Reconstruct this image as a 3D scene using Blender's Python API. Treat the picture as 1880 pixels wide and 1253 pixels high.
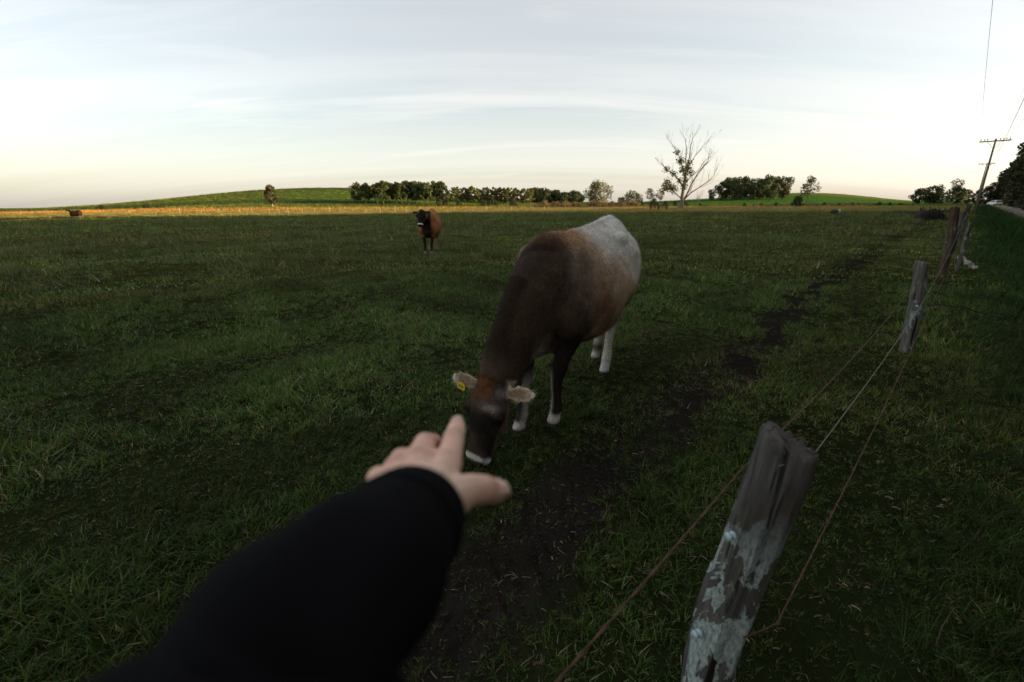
import bpy, bmesh, math, random
import numpy as np
from mathutils import Vector, Matrix, noise as mnoise

for o in list(bpy.data.objects): bpy.data.objects.remove(o)
SC = bpy.context.scene
COL = SC.collection
RAD = math.radians

# ------------------------------------------------------------------ camera
cam_d = bpy.data.cameras.new("camera")
cam = bpy.data.objects.new("camera", cam_d); COL.objects.link(cam)
cam_d.sensor_width = 36.0
cam_d.lens = 16.0
cam_d.clip_start = 0.01; cam_d.clip_end = 6000
cam.location = (0, 0, 1.5)
cam.matrix_world = (Matrix.Translation((0, 0, 1.5)) @ Matrix.Rotation(RAD(90 - 16.8), 4, 'X')
                    @ Matrix.Rotation(RAD(-0.4), 4, 'Z'))
cam_d.dof.use_dof = True
cam_d.dof.focus_distance = 3.3
cam_d.dof.aperture_fstop = 3.2
SC.camera = cam

# ------------------------------------------------------------------ light
SUN_EL, SUN_AZ = 10.0, 97.0            # azimuth clockwise from +Y (view direction): low sun on the right
world = bpy.data.worlds.new("World"); SC.world = world; world.use_nodes = True
def build_world():
    nt = world.node_tree; N = nt.nodes; L = nt.links
    for n in list(N): N.remove(n)
    out = N.new('ShaderNodeOutputWorld'); bg = N.new('ShaderNodeBackground')
    sky = N.new('ShaderNodeTexSky'); sky.sky_type = 'NISHITA'; sky.sun_disc = False
    sky.sun_elevation = RAD(SUN_EL); sky.sun_rotation = RAD(SUN_AZ)
    sky.altitude = 100; sky.air_density = 1.0; sky.dust_density = 2.0; sky.ozone_density = 1.2
    tc = N.new('ShaderNodeTexCoord')
    sep = N.new('ShaderNodeSeparateXYZ'); L.new(tc.outputs['Generated'], sep.inputs[0])
    def math_(op, a, b=None, clamp=False):
        m = N.new('ShaderNodeMath'); m.operation = op; m.use_clamp = clamp
        for i, v in enumerate((a, b)):
            if v is None: continue
            if isinstance(v, (int, float)): m.inputs[i].default_value = v
            else: L.new(v, m.inputs[i])
        return m.outputs[0]
    zc = math_('MAXIMUM', sep.outputs[2], 0.0)
    den = math_('ADD', zc, 0.16)
    px = math_('DIVIDE', sep.outputs[0], den); py = math_('DIVIDE', sep.outputs[1], den)
    cmb = N.new('ShaderNodeCombineXYZ'); L.new(px, cmb.inputs[0]); L.new(py, cmb.inputs[1])
    def cirrus(rot, sx, sy, scale, lo, hi, seed):
        mp = N.new('ShaderNodeMapping'); mp.inputs['Rotation'].default_value = (0, 0, RAD(rot))
        mp.inputs['Scale'].default_value = (sx, sy, 1); mp.inputs['Location'].default_value = (seed, seed * .7, 0)
        L.new(cmb.outputs[0], mp.inputs[0])
        nz = N.new('ShaderNodeTexNoise'); nz.inputs['Scale'].default_value = scale
        nz.inputs['Detail'].default_value = 9; nz.inputs['Roughness'].default_value = .58
        nz.inputs['Distortion'].default_value = 1.1
        L.new(mp.outputs[0], nz.inputs['Vector'])
        r = N.new('ShaderNodeMapRange'); r.inputs[1].default_value = lo; r.inputs[2].default_value = hi
        r.interpolation_type = 'SMOOTHSTEP'
        L.new(nz.outputs[0], r.inputs[0]); return r.outputs[0]
    c1 = cirrus(-30, .40, 1.7, .9, .40, .72, 3.1)
    c2 = cirrus(28, .35, 1.7, 1.6, .46, .80, 11.7)
    c3 = cirrus(8, .16, 1.2, .5, .30, .70, 23.0)
    f = math_('MAXIMUM', math_('MULTIPLY', c1, .62), math_('MULTIPLY', c2, .5))
    f = math_('MAXIMUM', f, math_('MULTIPLY', c3, .55))
    f = math_('ADD', math_('MULTIPLY', f, .50), .42, True)      # thin high veil everywhere, streaks on top
    hsv = N.new('ShaderNodeHueSaturation'); hsv.inputs['Saturation'].default_value = .24
    hsv.inputs['Value'].default_value = 1.15
    L.new(sky.outputs[0], hsv.inputs['Color'])
    tint = N.new('ShaderNodeMix'); tint.data_type = 'RGBA'; tint.blend_type = 'MIX'
    # high thin cloud is lit by the whole dome: even pale veil
    tint.inputs['Factor'].default_value = .50
    L.new(hsv.outputs[0], tint.inputs['A']); tint.inputs['B'].default_value = CLOUD
    mix = N.new('ShaderNodeMix'); mix.data_type = 'RGBA'
    L.new(f, mix.inputs['Factor']); L.new(sky.outputs[0], mix.inputs['A']); L.new(tint.outputs['Result'], mix.inputs['B'])
    L.new(mix.outputs['Result'], bg.inputs['Color']); bg.inputs['Strength'].default_value = 0.10
    L.new(bg.outputs[0], out.inputs[0])
CLOUD = (6.4, 5.95, 5.35, 1)
build_world()
sun_d = bpy.data.lights.new("sun", 'SUN'); sun_d.energy = 5.0; sun_d.angle = RAD(0.6)
sun_d.color = (1.0, .76, .42)
sun = bpy.data.objects.new("sun", sun_d); COL.objects.link(sun)
sdir = Vector((math.sin(RAD(SUN_AZ)) * math.cos(RAD(SUN_EL)), math.cos(RAD(SUN_AZ)) * math.cos(RAD(SUN_EL)), math.sin(RAD(SUN_EL))))
sun.rotation_euler = sdir.to_track_quat('Z', 'Y').to_euler()
sun.location = (60, -10, 40)
SC.view_settings.view_transform = 'Standard'; SC.view_settings.look = 'None'
SC.view_settings.exposure = 1.25; SC.view_settings.gamma = 1; SC.view_settings.use_curve_mapping = False
SC.render.engine = 'CYCLES'
SC.cycles.max_bounces = 4; SC.cycles.diffuse_bounces = 2; SC.cycles.transparent_max_bounces = 8

# ------------------------------------------------------------------ helpers
def tag(o, label=None, cat=None, group=None, kind=None):
    if label: o['label'] = label
    if cat: o['category'] = cat
    if group: o['group'] = group
    if kind: o['kind'] = kind
    return o
def empty(name, loc=(0, 0, 0), rz=0.0, parent=None):
    o = bpy.data.objects.new(name, None); COL.objects.link(o); o.location = loc; o.rotation_euler = (0, 0, rz)
    o.empty_display_size = .2
    if parent: o.parent = parent
    return o
def link(name, me, parent=None, loc=None):
    o = bpy.data.objects.new(name, me); COL.objects.link(o)
    if parent: o.parent = parent
    if loc is not None: o.location = loc
    return o
class MB:
    """collects vertices, faces and vertex colours; build() links ONE mesh object"""
    def __init__(s): s.v = []; s.f = []; s.c = []
    def add(s, v, f, c=None):
        b = len(s.v); v = [tuple(p) for p in v]
        s.v += v; s.f += [tuple(i + b for i in q) for q in f]
        if c is None: c = (1, 1, 1)
        s.c += ([tuple(c)] * len(v) if np.ndim(c) == 1 else [tuple(k) for k in c])
    def box(s, x0, x1, y0, y1, z0, z1, c=None, M=None):
        v = [(x, y, z) for z in (z0, z1) for y in (y0, y1) for x in (x0, x1)]
        if M is not None: v = [M @ Vector(p) for p in v]
        s.add(v, [(0, 2, 3, 1), (4, 5, 7, 6), (0, 1, 5, 4), (2, 6, 7, 3), (0, 4, 6, 2), (1, 3, 7, 5)], c)
    def tube(s, pts, radii, n=8, c=None, caps=True, flat=None, ref=None, wob=0.0, seed=0):
        """flat: list of (a,b) factors for elliptical rings along (side, ref)"""
        P = np.array(pts, float); m = len(P)
        if np.ndim(radii) == 0: radii = [radii] * m
        T = np.gradient(P, axis=0); T /= np.linalg.norm(T, axis=1)[:, None] + 1e-12
        r0 = np.array(ref if ref is not None else (0.0, 0.0, 1.0))
        if abs(T[0] @ r0) > .95 and ref is None: r0 = np.array((1.0, 0, 0))
        ang = np.arange(n) * 2 * math.pi / n
        rng = np.random.default_rng(seed)
        vs = []; u = r0
        for i in range(m):
            if ref is not None: u = r0
            u = u - T[i] * (u @ T[i]); u = u / (np.linalg.norm(u) + 1e-12); w = np.cross(T[i], u)
            a, b = flat[i] if flat is not None else (1, 1)
            rr = radii[i] * (1 + wob * rng.normal(size=n))
            vs.append(P[i] + rr[:, None] * (np.sin(ang)[:, None] * w * a + np.cos(ang)[:, None] * u * b))
        V = np.concatenate(vs)
        F = [(i * n + j, i * n + (j + 1) % n, (i + 1) * n + (j + 1) % n, (i + 1) * n + j) for i in range(m - 1) for j in range(n)]
        if caps: F += [tuple(range(n))[::-1], tuple((m - 1) * n + j for j in range(n))]
        s.add(V, F, c if c is None or np.ndim(c) == 1 else np.repeat(np.array(c), n, axis=0))
    def ellipsoid(s, ctr, rad, M=None, nu=14, nv=9, c=None):
        v = [(0, 0, 1)]; f = []
        for i in range(1, nv):
            t = math.pi * i / nv
            v += [(math.sin(t) * math.cos(2 * math.pi * j / nu), math.sin(t) * math.sin(2 * math.pi * j / nu), math.cos(t)) for j in range(nu)]
        v.append((0, 0, -1))
        for j in range(nu): f.append((0, 1 + j, 1 + (j + 1) % nu))
        for i in range(nv - 2):
            for j in range(nu):
                a = 1 + i * nu + j; b = 1 + i * nu + (j + 1) % nu; f.append((a, a + nu, b + nu, b))
        l = len(v) - 1; a0 = 1 + (nv - 2) * nu
        for j in range(nu): f.append((l, a0 + (j + 1) % nu, a0 + j))
        V = np.array(v) * np.array(rad)
        if M is not None: V = V @ np.array(M).T
        s.add(V + np.array(ctr), f, c)
    def mesh(s, name, mat=None, smooth=True):
        me = bpy.data.meshes.new(name); me.from_pydata(s.v, [], s.f); set_col(me, np.array(s.c))
        if mat: me.materials.append(mat)
        if smooth: me.polygons.foreach_set('use_smooth', [True] * len(me.polygons))
        me.update(); return me
    def build(s, name, mat=None, parent=None, smooth=True, loc=None):
        return link(name, s.mesh(name, mat, smooth), parent, loc)
def set_col(me, c):
    a = me.color_attributes.new('Col', 'FLOAT_COLOR', 'POINT')
    c = np.asarray(c, np.float32)
    if c.shape[1] == 3: c = np.concatenate([c, np.ones((len(c), 1), np.float32)], 1)
    a.data.foreach_set('color', np.ascontiguousarray(c).ravel())
def quick_mesh(name, V, F, C, mat, smooth=False):
    """V (n,3), F (m,k) arrays, one k"""
    me = bpy.data.meshes.new(name); V = np.ascontiguousarray(V, np.float32); F = np.ascontiguousarray(F, np.int32)
    me.vertices.add(len(V)); me.vertices.foreach_set('co', V.ravel())
    k = F.shape[1]; me.loops.add(F.size); me.loops.foreach_set('vertex_index', F.ravel())
    me.polygons.add(len(F)); me.polygons.foreach_set('loop_start', np.arange(0, F.size, k, dtype=np.int32))
    if smooth: me.polygons.foreach_set('use_smooth', [True] * len(F))
    me.update(calc_edges=True)
    if C is not None: set_col(me, C)
    if mat: me.materials.append(mat)
    return me
def material(name, color=(.5, .5, .5), rough=.8, vcol=False, noise=None, bump=None, spec=.3, trans=0.0, rand=0.0, metal=0.0, coat=0.0):
    """noise=(scale, amount[, second colour]); bump=(scale, strength, distance); trans = translucent share (leaves)"""
    m = bpy.data.materials.new(name); m.use_nodes = True
    nt = m.node_tree; N = nt.nodes; L = nt.links; b = N['Principled BSDF']
    b.inputs['Roughness'].default_value = rough; b.inputs['Specular IOR Level'].default_value = spec
    b.inputs['Metallic'].default_value = metal; b.inputs['Coat Weight'].default_value = coat
    if vcol:
        a = N.new('ShaderNodeAttribute'); a.attribute_name = 'Col'; col = a.outputs['Color']
    else:
        r = N.new('ShaderNodeRGB'); r.outputs[0].default_value = (*color, 1); col = r.outputs[0]
    tc = N.new('ShaderNodeTexCoord')
    if noise:
        nz = N.new('ShaderNodeTexNoise'); nz.inputs['Scale'].default_value = noise[0]; nz.inputs['Detail'].default_value = 6
        nz.inputs['Roughness'].default_value = .65
        L.new(tc.outputs['Object'], nz.inputs['Vector'])
        mx = N.new('ShaderNodeMix'); mx.data_type = 'RGBA'
        if len(noise) > 2:
            rp = N.new('ShaderNodeMapRange'); rp.inputs[1].default_value = .5 - noise[1] / 2; rp.inputs[2].default_value = .5 + noise[1] / 2
            L.new(nz.outputs[0], rp.inputs[0]); L.new(rp.outputs[0], mx.inputs['Factor'])
            L.new(col, mx.inputs['A']); mx.inputs['B'].default_value = (*noise[2], 1)
        else:
            mx.blend_type = 'MULTIPLY'; mx.inputs['Factor'].default_value = 1
            rp = N.new('ShaderNodeMapRange'); rp.inputs[1].default_value = .25; rp.inputs[2].default_value = .75
            rp.inputs[3].default_value = 1 - noise[1]; rp.inputs[4].default_value = 1 + noise[1]
            L.new(nz.outputs[0], rp.inputs[0]); L.new(col, mx.inputs['A']); L.new(rp.outputs[0], mx.inputs['B'])
        col = mx.outputs['Result']
    if rand:
        oi = N.new('ShaderNodeObjectInfo'); hs = N.new('ShaderNodeHueSaturation')
        r1 = N.new('ShaderNodeMapRange'); r1.inputs[3].default_value = 1 - rand; r1.inputs[4].default_value = 1 + rand
        r2 = N.new('ShaderNodeMapRange'); r2.inputs[3].default_value = .5 - rand * .09; r2.inputs[4].default_value = .5 + rand * .03
        L.new(oi.outputs['Random'], r1.inputs[0]); L.new(oi.outputs['Random'], r2.inputs[0])
        L.new(r1.outputs[0], hs.inputs['Value']); L.new(r2.outputs[0], hs.inputs['Hue']); L.new(col, hs.inputs['Color']); col = hs.outputs[0]
    L.new(col, b.inputs['Base Color'])
    if bump:
        nb = N.new('ShaderNodeTexNoise'); nb.inputs['Scale'].default_value = bump[0]; nb.inputs['Detail'].default_value = 8
        L.new(tc.outputs['Object'], nb.inputs['Vector'])
        bp = N.new('ShaderNodeBump'); bp.inputs['Strength'].default_value = bump[1]; bp.inputs['Distance'].default_value = bump[2]
        L.new(nb.outputs[0], bp.inputs['Height']); L.new(bp.outputs[0], b.inputs['Normal'])
    if trans:
        t = N.new('ShaderNodeBsdfTranslucent'); L.new(col, t.inputs['Color'])
        ms = N.new('ShaderNodeMixShader'); ms.inputs[0].default_value = trans
        L.new(b.outputs[0], ms.inputs[1]); L.new(t.outputs[0], ms.inputs[2]); L.new(ms.outputs[0], N['Material Output'].inputs[0])
    return m
def remeshed(mb, voxel, smooth_it, name):
    """closed overlapping lofts -> one continuous skin"""
    o = mb.build('temp_' + name)
    r = o.modifiers.new('r', 'REMESH'); r.mode = 'VOXEL'; r.voxel_size = voxel
    s = o.modifiers.new('s', 'SMOOTH'); s.factor = .5; s.iterations = smooth_it
    me = bpy.data.meshes.new_from_object(o.evaluated_get(bpy.context.evaluated_depsgraph_get()))
    bpy.data.objects.remove(o); me.name = name
    for a in list(me.color_attributes): me.color_attributes.remove(a)
    me.materials.clear()
    me.polygons.foreach_set('use_smooth', [True] * len(me.polygons)); me.update()
    return me
def coords(me):
    a = np.empty(len(me.vertices) * 3, np.float32); me.vertices.foreach_get('co', a); return a.reshape(-1, 3).astype(float)
def sstep(a, b, x):
    t = np.clip((np.asarray(x, float) - a) / (b - a), 0, 1); return t * t * (3 - 2 * t)
def vnoise(P, scale, seed=0.0, octv=1):
    return np.array([mnoise.fractal(Vector((p[0] * scale + seed, p[1] * scale - seed, p[2] * scale + 2 * seed)), 1.0, 2.0, octv) if octv > 1
                     else mnoise.noise(Vector((p[0] * scale + seed, p[1] * scale - seed, p[2] * scale + 2 * seed))) for p in P])
ORD = ['first', 'second', 'third', 'fourth', 'fifth', 'sixth', 'seventh', 'eighth', 'ninth', 'tenth', 'eleventh', 'twelfth', 'thirteenth',
       'fourteenth', 'fifteenth', 'sixteenth', 'seventeenth', 'eighteenth', 'nineteenth', 'twentieth'] + \
      ['twenty-' + k for k in ('first', 'second', 'third', 'fourth', 'fifth', 'sixth', 'seventh', 'eighth', 'ninth')] + ['thirtieth'] + ['thirty-' + k for k in ('first', 'second', 'third', 'fourth', 'fifth', 'sixth', 'seventh', 'eighth', 'ninth')] + ['fortieth']
# ------------------------------------------------------------------ terrain
FENCE0 = np.array([.60, .90]); FDIR = np.array([.698, .716]); FPERP = np.array([.716, -.698])   # fence and road run this way
def along(t, o=0.0):
    """t metres along the fence from the near post, o metres towards the road"""
    p = FENCE0 + FDIR * t + FPERP * o; return float(p[0]), float(p[1])
def fence_to(X, Y):
    dx, dy = X - FENCE0[0], Y - FENCE0[1]
    return dx * FDIR[0] + dy * FDIR[1], dx * FPERP[0] + dy * FPERP[1]
def H(X, Y):
    X = np.asarray(X, float); Y = np.asarray(Y, float)
    r = np.hypot(X, Y)
    z = 14.5 * np.exp(-(((X + 138) / np.where(X < -138, 185, 120)) ** 2 + ((Y - 395) / 105) ** 2))          # long hill on the left
    z += 1.5 * np.exp(-(((X + 60) / 90) ** 2 + ((Y - 330) / 60) ** 2))
    z += 9.0 * np.exp(-(((X - 265) / 135) ** 2 + ((Y - 330) / 95) ** 2))           # crop field rising on the right
    z += 6.0 * np.exp(-(((X - 430) / 160) ** 2 + ((Y - 420) / 120) ** 2))
    z *= 1 - sstep(-110, -20, fence_to(X, Y)[1]) * .9
    z -= 3.2 * sstep(90, 300, -X - .15 * Y)                                        # falls away on the far left
    z += .9 * sstep(130, 330, r) * np.sin(X / 37 + 1.0) * np.sin(Y / 53)
    n = .045 * np.sin(X * .61 + .9 * np.sin(Y * .37)) * np.sin(Y * .53 + 1.3 * np.sin(X * .29)) + .02 * np.sin(X * 1.7 + Y * 1.1) * np.sin(Y * 1.9 - X * .8)
    z += n * sstep(1.0, 6, r) * (1 + 1.6 * sstep(15, 60, r))
    t, o = fence_to(X, Y)
    rut = np.exp(-((o + path_off(t)) / .42) ** 2) * sstep(-4, -1, t)
    z -= .035 * rut
    z += rut * (.014 * np.sin(X * 23 + 4 * np.sin(Y * 13 + 2 * np.sin(X * 9))) * np.sin(Y * 19 + 4 * np.sin(X * 17 + 1))) * (r < 9)
    road = sstep(2.3, 3.0, o) * (1 - sstep(6.7, 7.6, o))
    z = z * (1 - road) - .05 * road
    z += .9 * sstep(7.4, 11, o) * (1 - sstep(30, 60, o))                           # low bank behind the road
    return z
def path_off(t):
    return .95 + .07 * np.clip(t, 0, 10) + .012 * np.clip(t - 10, 0, 60) + .05 * np.sin(np.asarray(t) * 1.1)
def fields(X, Y):
    """surface colour of the ground by what grows there"""
    r = np.hypot(X, Y); t, o = fence_to(X, Y)
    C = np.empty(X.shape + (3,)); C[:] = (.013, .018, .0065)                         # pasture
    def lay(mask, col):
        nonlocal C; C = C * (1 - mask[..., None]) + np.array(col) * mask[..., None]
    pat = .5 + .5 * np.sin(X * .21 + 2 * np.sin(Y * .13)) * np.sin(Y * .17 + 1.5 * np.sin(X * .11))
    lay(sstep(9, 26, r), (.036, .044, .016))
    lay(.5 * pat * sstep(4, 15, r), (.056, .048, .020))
    lay(sstep(66, 85, Y) * (1 - sstep(150, 175, Y)), (.17, .115, .032))             # dry grass strip
    lay(sstep(66, 85, Y) * (1 - sstep(150, 175, Y)) * sstep(20, 60, X) * .75, (.105, .105, .028))
    lay(sstep(150, 175, Y - .15 * X) * (1 - sstep(240, 300, X * 0 + Y)) * (1 - sstep(-20, 20, X)), (.14, .115, .030))
    lay(sstep(185, 200, Y + .05 * X), (.055, .090, .018))                           # green hill pasture
    band = sstep(.35, .6, np.sin((Y + .22 * X) / 15.5 + .8 * np.sin(X / 80)))
    lay(sstep(215, 230, Y) * band * (1 - sstep(-10, 40, X)), (.028, .055, .016))    # darker green bands across the hill
    lay(sstep(172, 186, Y) * sstep(15, 45, X), (.034, .088, .016))                  # crop field
    lay(sstep(335, 350, Y + .1 * X) * sstep(60, 90, X), (.085, .105, .028))
    pm = np.exp(-((o + path_off(t)) / .30) ** 4) * sstep(-6, -2, t) * (1 - .5 * sstep(4, 30, t))
    lay(pm * .95, (.017, .0145, .012))                                               # trodden bare earth
    lay(sstep(2.4, 2.8, o) * (1 - sstep(7.0, 7.6, o)), (.15, .125, .10))            # road bed
    return C
def make_ground():
    th = np.concatenate([np.linspace(-75, 75, 420), np.linspace(75, 285, 90)[1:-1]])
    th = np.radians(th); rr = np.concatenate([[.02], np.concatenate([np.geomspace(.25, 6, 190), np.geomspace(6.2, 3200, 150)])])
    R, T = np.meshgrid(rr, th, indexing='ij'); X = R * np.sin(T); Y = R * np.cos(T); Z = H(X, Y)
    nr, nt = R.shape
    i, j = np.meshgrid(np.arange(nr - 1), np.arange(nt), indexing='ij'); j2 = (j + 1) % nt
    F = np.stack([i * nt + j, i * nt + j2, (i + 1) * nt + j2, (i + 1) * nt + j], -1).reshape(-1, 4)[:, ::-1]
    m = material('pasture_soil', rough=.95, vcol=True, noise=(1.3, .45), bump=(9, .8, .06), spec=0)
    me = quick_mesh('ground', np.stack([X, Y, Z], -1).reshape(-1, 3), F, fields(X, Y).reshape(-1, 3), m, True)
    tag(link('ground', me), kind='structure')
make_ground()
def make_road():
    m = material('packed_gravel', (.23, .20, .17), .95, noise=(.35, .9, (.16, .14, .12)), bump=(40, .6, .02), spec=.1)
    V = []; F = []
    ts = np.concatenate([np.linspace(-40, 60, 60), np.linspace(62, 420, 90)]); os_ = np.linspace(2.75, 7.15, 9)
    for t in ts:
        for k, o in enumerate(os_):
            oo = o + (.12 * math.sin(t * .9) + .08 * math.sin(t * 2.3) if k in (0, 8) else 0)
            x, y = along(t, oo); V.append((x, y, float(H(x, y)) * 0 - .046 + .035 * (1 - ((o - 4.95) / 2.2) ** 2)))
    for a in range(len(ts) - 1):
        for k in range(8): F.append((a * 9 + k, a * 9 + k + 1, (a + 1) * 9 + k + 1, (a + 1) * 9 + k))
    tag(link('road', quick_mesh('road', np.array(V), np.array(F)[:, ::-1], None, m, True)), kind='structure')
make_road()

# ------------------------------------------------------------------ grass
def tuft(seed, n, h, spread, width, cols, lean=.55, seg=2, dry=.2):
    rng = np.random.default_rng(seed); V = []; F = []; C = []
    for k in range(n):
        a = rng.uniform(0, 2 * math.pi); p = np.array([rng.normal() * spread, rng.normal() * spread, -.01])
        d = np.array([math.cos(a), math.sin(a)]); w = np.array([-d[1], d[0]]) * width * rng.uniform(.6, 1.3)
        hh = h * rng.uniform(.45, 1.15); ln = lean * rng.uniform(.2, 1.5)
        isdry = rng.random() < dry
        c = np.array(cols[1] if isdry else cols[0]) * rng.uniform(.35, 1.5)
        if isdry: ln *= 1.6; hh *= .8
        b = len(V); 
        for s in range(seg + 1):
            q = s / seg; bend = ln * q * q * hh; up = hh * (q - .35 * ln * q * q * .6)
            wd = w * (1 - q) ** .7 if s < seg else w * 0.08
            ctr = np.array([p[0] + d[0] * bend, p[1] + d[1] * bend, p[2] + up])
            V += [ctr - np.append(wd, 0), ctr + np.append(wd, 0)]; C += [c, c]
        for s in range(seg): F.append((b + 2 * s, b + 2 * s + 1, b + 2 * s + 3, b + 2 * s + 2))
    if seg == 1:                                               # far blades: one triangle each
        V = np.array(V); C = np.array(C); k = np.arange(len(V)) % 4 != 3; V, C = V[k], C[k]; return V, np.arange(len(V)).reshape(-1, 3), C
    return np.array(V), np.array(F), np.array(C)
GRASSM = material('grass_blade', rough=.5, vcol=True, spec=.12, trans=.3)
def scatter(name, P, S, protos, label, cat, seed=0, tilt=.15, mat=None, tint=None):
    """one object: a tuft at every point (nobody could count the blades)"""
    rng = np.random.default_rng(seed); n = len(P); P = np.asarray(P, float); S = np.asarray(S, float)
    rz = rng.uniform(0, 6.283, n); tx = rng.normal(size=n) * tilt; ty = rng.normal(size=n) * tilt; vi = rng.integers(0, len(protos), n)
    br = rng.uniform(.68, 1.32, n); hu = rng.uniform(-.5, .5, n); VV = []; FF = []; CC = []; base = 0
    for k, (V, F, C) in enumerate(protos):
        i = np.where(vi == k)[0]
        if not len(i): continue
        c, s = np.cos(rz[i])[:, None], np.sin(rz[i])[:, None]
        x = V[:, 0] * c - V[:, 1] * s; y = V[:, 0] * s + V[:, 1] * c; z = np.broadcast_to(V[:, 2], x.shape)
        W = np.stack([x + z * tx[i][:, None], y + z * ty[i][:, None], z], -1) * S[i][:, None, None] + P[i][:, None, :]
        Q = F[None] + (np.arange(len(i)) * len(V))[:, None, None] + base; base += len(i) * len(V)
        q = np.stack([1 + .25 * hu[i], np.ones(len(i)), 1 - .2 * hu[i]], 1) * br[i][:, None]
        if tint is not None: q = q * tint[i]
        VV.append(W.reshape(-1, 3)); FF.append(Q.reshape(-1, F.shape[1])); CC.append((C[None] * q[:, None, :]).reshape(-1, 3))
    o = link(name, quick_mesh(name, np.concatenate(VV), np.concatenate(FF), np.concatenate(CC), mat or GRASSM))
    tag(o, label, cat, kind='stuff'); return o
def ring_points(rng, r0, r1, dens, a0=-64, a1=64):
    area = math.pi * (r1 * r1 - r0 * r0) * (a1 - a0) / 360; n = int(area * dens)
    r = np.sqrt(rng.uniform(r0 * r0, r1 * r1, n)); t = np.radians(rng.uniform(a0, a1, n))
    return r * np.sin(t), r * np.cos(t)
GREEN = (.056, .125, .020); GREEN2 = (.095, .128, .026); STRAW = (.27, .23, .13); OLIVE = (.140, .138, .036)
def patchy(X, Y, s=1.0):
    return .5 + .25 * (np.sin(X * 1.3 * s + 1.7 * np.sin(Y * .9 * s)) + np.sin(Y * 1.1 * s + 2.1 * np.sin(X * .7 * s + 1)))
def patch_tint(X, Y, s):
    """greener, yellower and browner patches of sward"""
    a = patchy(X + 3, Y - 5, s * 1.3); b = patchy(X - 7, Y + 2, s * .45); c = patchy(X, Y, s * 4.2)
    v = (.55 + .55 * a + .45 * c)[:, None]; dry = sstep(.5, .95, b)[:, None]
    return v * (np.array((.95, 1.05, .95)) * (1 - dry) + np.array((1.22, .98, .88)) * dry)
def make_grass():
    rng = np.random.default_rng(5)
    # short grazed turf near the camera
    pn = [tuft(10 + k, 13, .050 + .012 * (k % 3), .022, .0030, (GREEN if k % 2 else GREEN2, STRAW), .8, 2, .16 + .08 * (k % 4)) for k in range(9)]
    X1, Y1 = ring_points(rng, .35, 3.2, 950, -75, 75); X2, Y2 = ring_points(rng, 3.2, 6.5, 470, -62, 62)
    X3, Y3 = ring_points(rng, 6.5, 11, 170, -62, 62)
    X = np.concatenate([X1, X2, X3]); Y = np.concatenate([Y1, Y2, Y3]); sc0 = np.concatenate([np.ones(len(X1)), np.full(len(X2), 1.15), np.full(len(X3), 1.6)])
    t, o = fence_to(X, Y); bare = np.exp(-((o + path_off(t) + .10 * np.sin(t * 4.1 + 2 * o)) / (.27 - .07 * sstep(2, 6, t))) ** 4) * (1 - .15 * sstep(3, 12, t)) * (.58 + .34 * sstep(.25, .6, patchy(X, Y, 3.1)))
    keep = (rng.random(len(X)) > bare * .95 + .30 * (1 - patchy(X, Y, 1.6)) ** 2) & ((o < 2.6) | (o > 7.4)); X, Y, sc0, bare = X[keep], Y[keep], sc0[keep], bare[keep]
    S = sc0 * rng.uniform(.55, 1.3, len(X)) * (.45 + 1.05 * patchy(X, Y, 2.3)) * (1 - .45 * bare); P = np.stack([X, Y, H(X, Y)], 1); nr = np.hypot(X, Y) < 3.2
    pf = [tuft(25 + k, 13, .050 + .012 * (k % 3), .024, .0036, (GREEN if k % 2 else GREEN2, STRAW), .8, 1, .16 + .08 * (k % 4)) for k in range(9)]
    scatter('pasture_grass', P[nr], S[nr] * .80, pn, 'short green grazed grass mixed with dry straw near the camera', 'grass', 1, tint=patch_tint(X, Y, 1.0)[nr] * .60)  # near blades coloured darker to imitate lens falloff
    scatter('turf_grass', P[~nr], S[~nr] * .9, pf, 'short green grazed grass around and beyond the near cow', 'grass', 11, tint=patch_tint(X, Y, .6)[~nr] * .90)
    # mid distance turf
    pm = [tuft(40 + k, 10, .10, .10, .010, (GREEN2 if k % 2 else OLIVE, STRAW), .8, 1, .22) for k in range(6)]
    X1, Y1 = ring_points(rng, 11, 26, 36); X2, Y2 = ring_points(rng, 26, 80, 5.5)
    X = np.concatenate([X1, X2]); Y = np.concatenate([Y1, Y2]); s0 = np.concatenate([np.full(len(X1), 1.), np.full(len(X2), 1.9)])
    t, o = fence_to(X, Y); k = ((o < 2.4) | (o > 7.6)) & (rng.random(len(X)) > .6 * np.exp(-((o + path_off(t)) / .30) ** 4)); X, Y, s0 = X[k], Y[k], s0[k]
    scatter('meadow_grass', np.stack([X, Y, H(X, Y)], 1), s0 * rng.uniform(.5, 1.25, len(X)) * (.55 + .8 * patchy(X, Y, .5)), pm,
            label='olive green grass of the middle of the pasture', cat='grass', seed=2, tint=patch_tint(X, Y, .33) * np.array((1.02, 1.16, 1.0)))
    # rank clumps the cattle leave
    pc = [tuft(70 + k, 36, .22, .13, .0045, ((.055, .095, .020), STRAW), .8, 2, .14) for k in range(4)]
    C = []; 
    for _ in range(560):
        a = RAD(rng.uniform(-58, 46)); r = rng.uniform(5, 70) ** 1.0; cx, cy = r * math.sin(a), r * math.cos(a)
        m = int(rng.integers(3, 12)); C += [(cx + rng.normal() * .05 * r ** .75 * 1.5, cy + rng.normal() * .22) for _ in range(m)]
    C = np.array(C); t, o = fence_to(C[:, 0], C[:, 1]); C = C[(o < -2.0)]
    S = rng.uniform(.5, 1.1, len(C)) * (.62 + .014 * np.hypot(C[:, 0], C[:, 1]))
    far = np.hypot(C[:, 0], C[:, 1]) > 12; pc2 = [tuft(75 + k, 34, .24, .14, .007, ((.090, .115, .028), STRAW), .8, 1, .18) for k in range(4)]; CP = np.stack([C[:, 0], C[:, 1], H(C[:, 0], C[:, 1])], 1)
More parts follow.
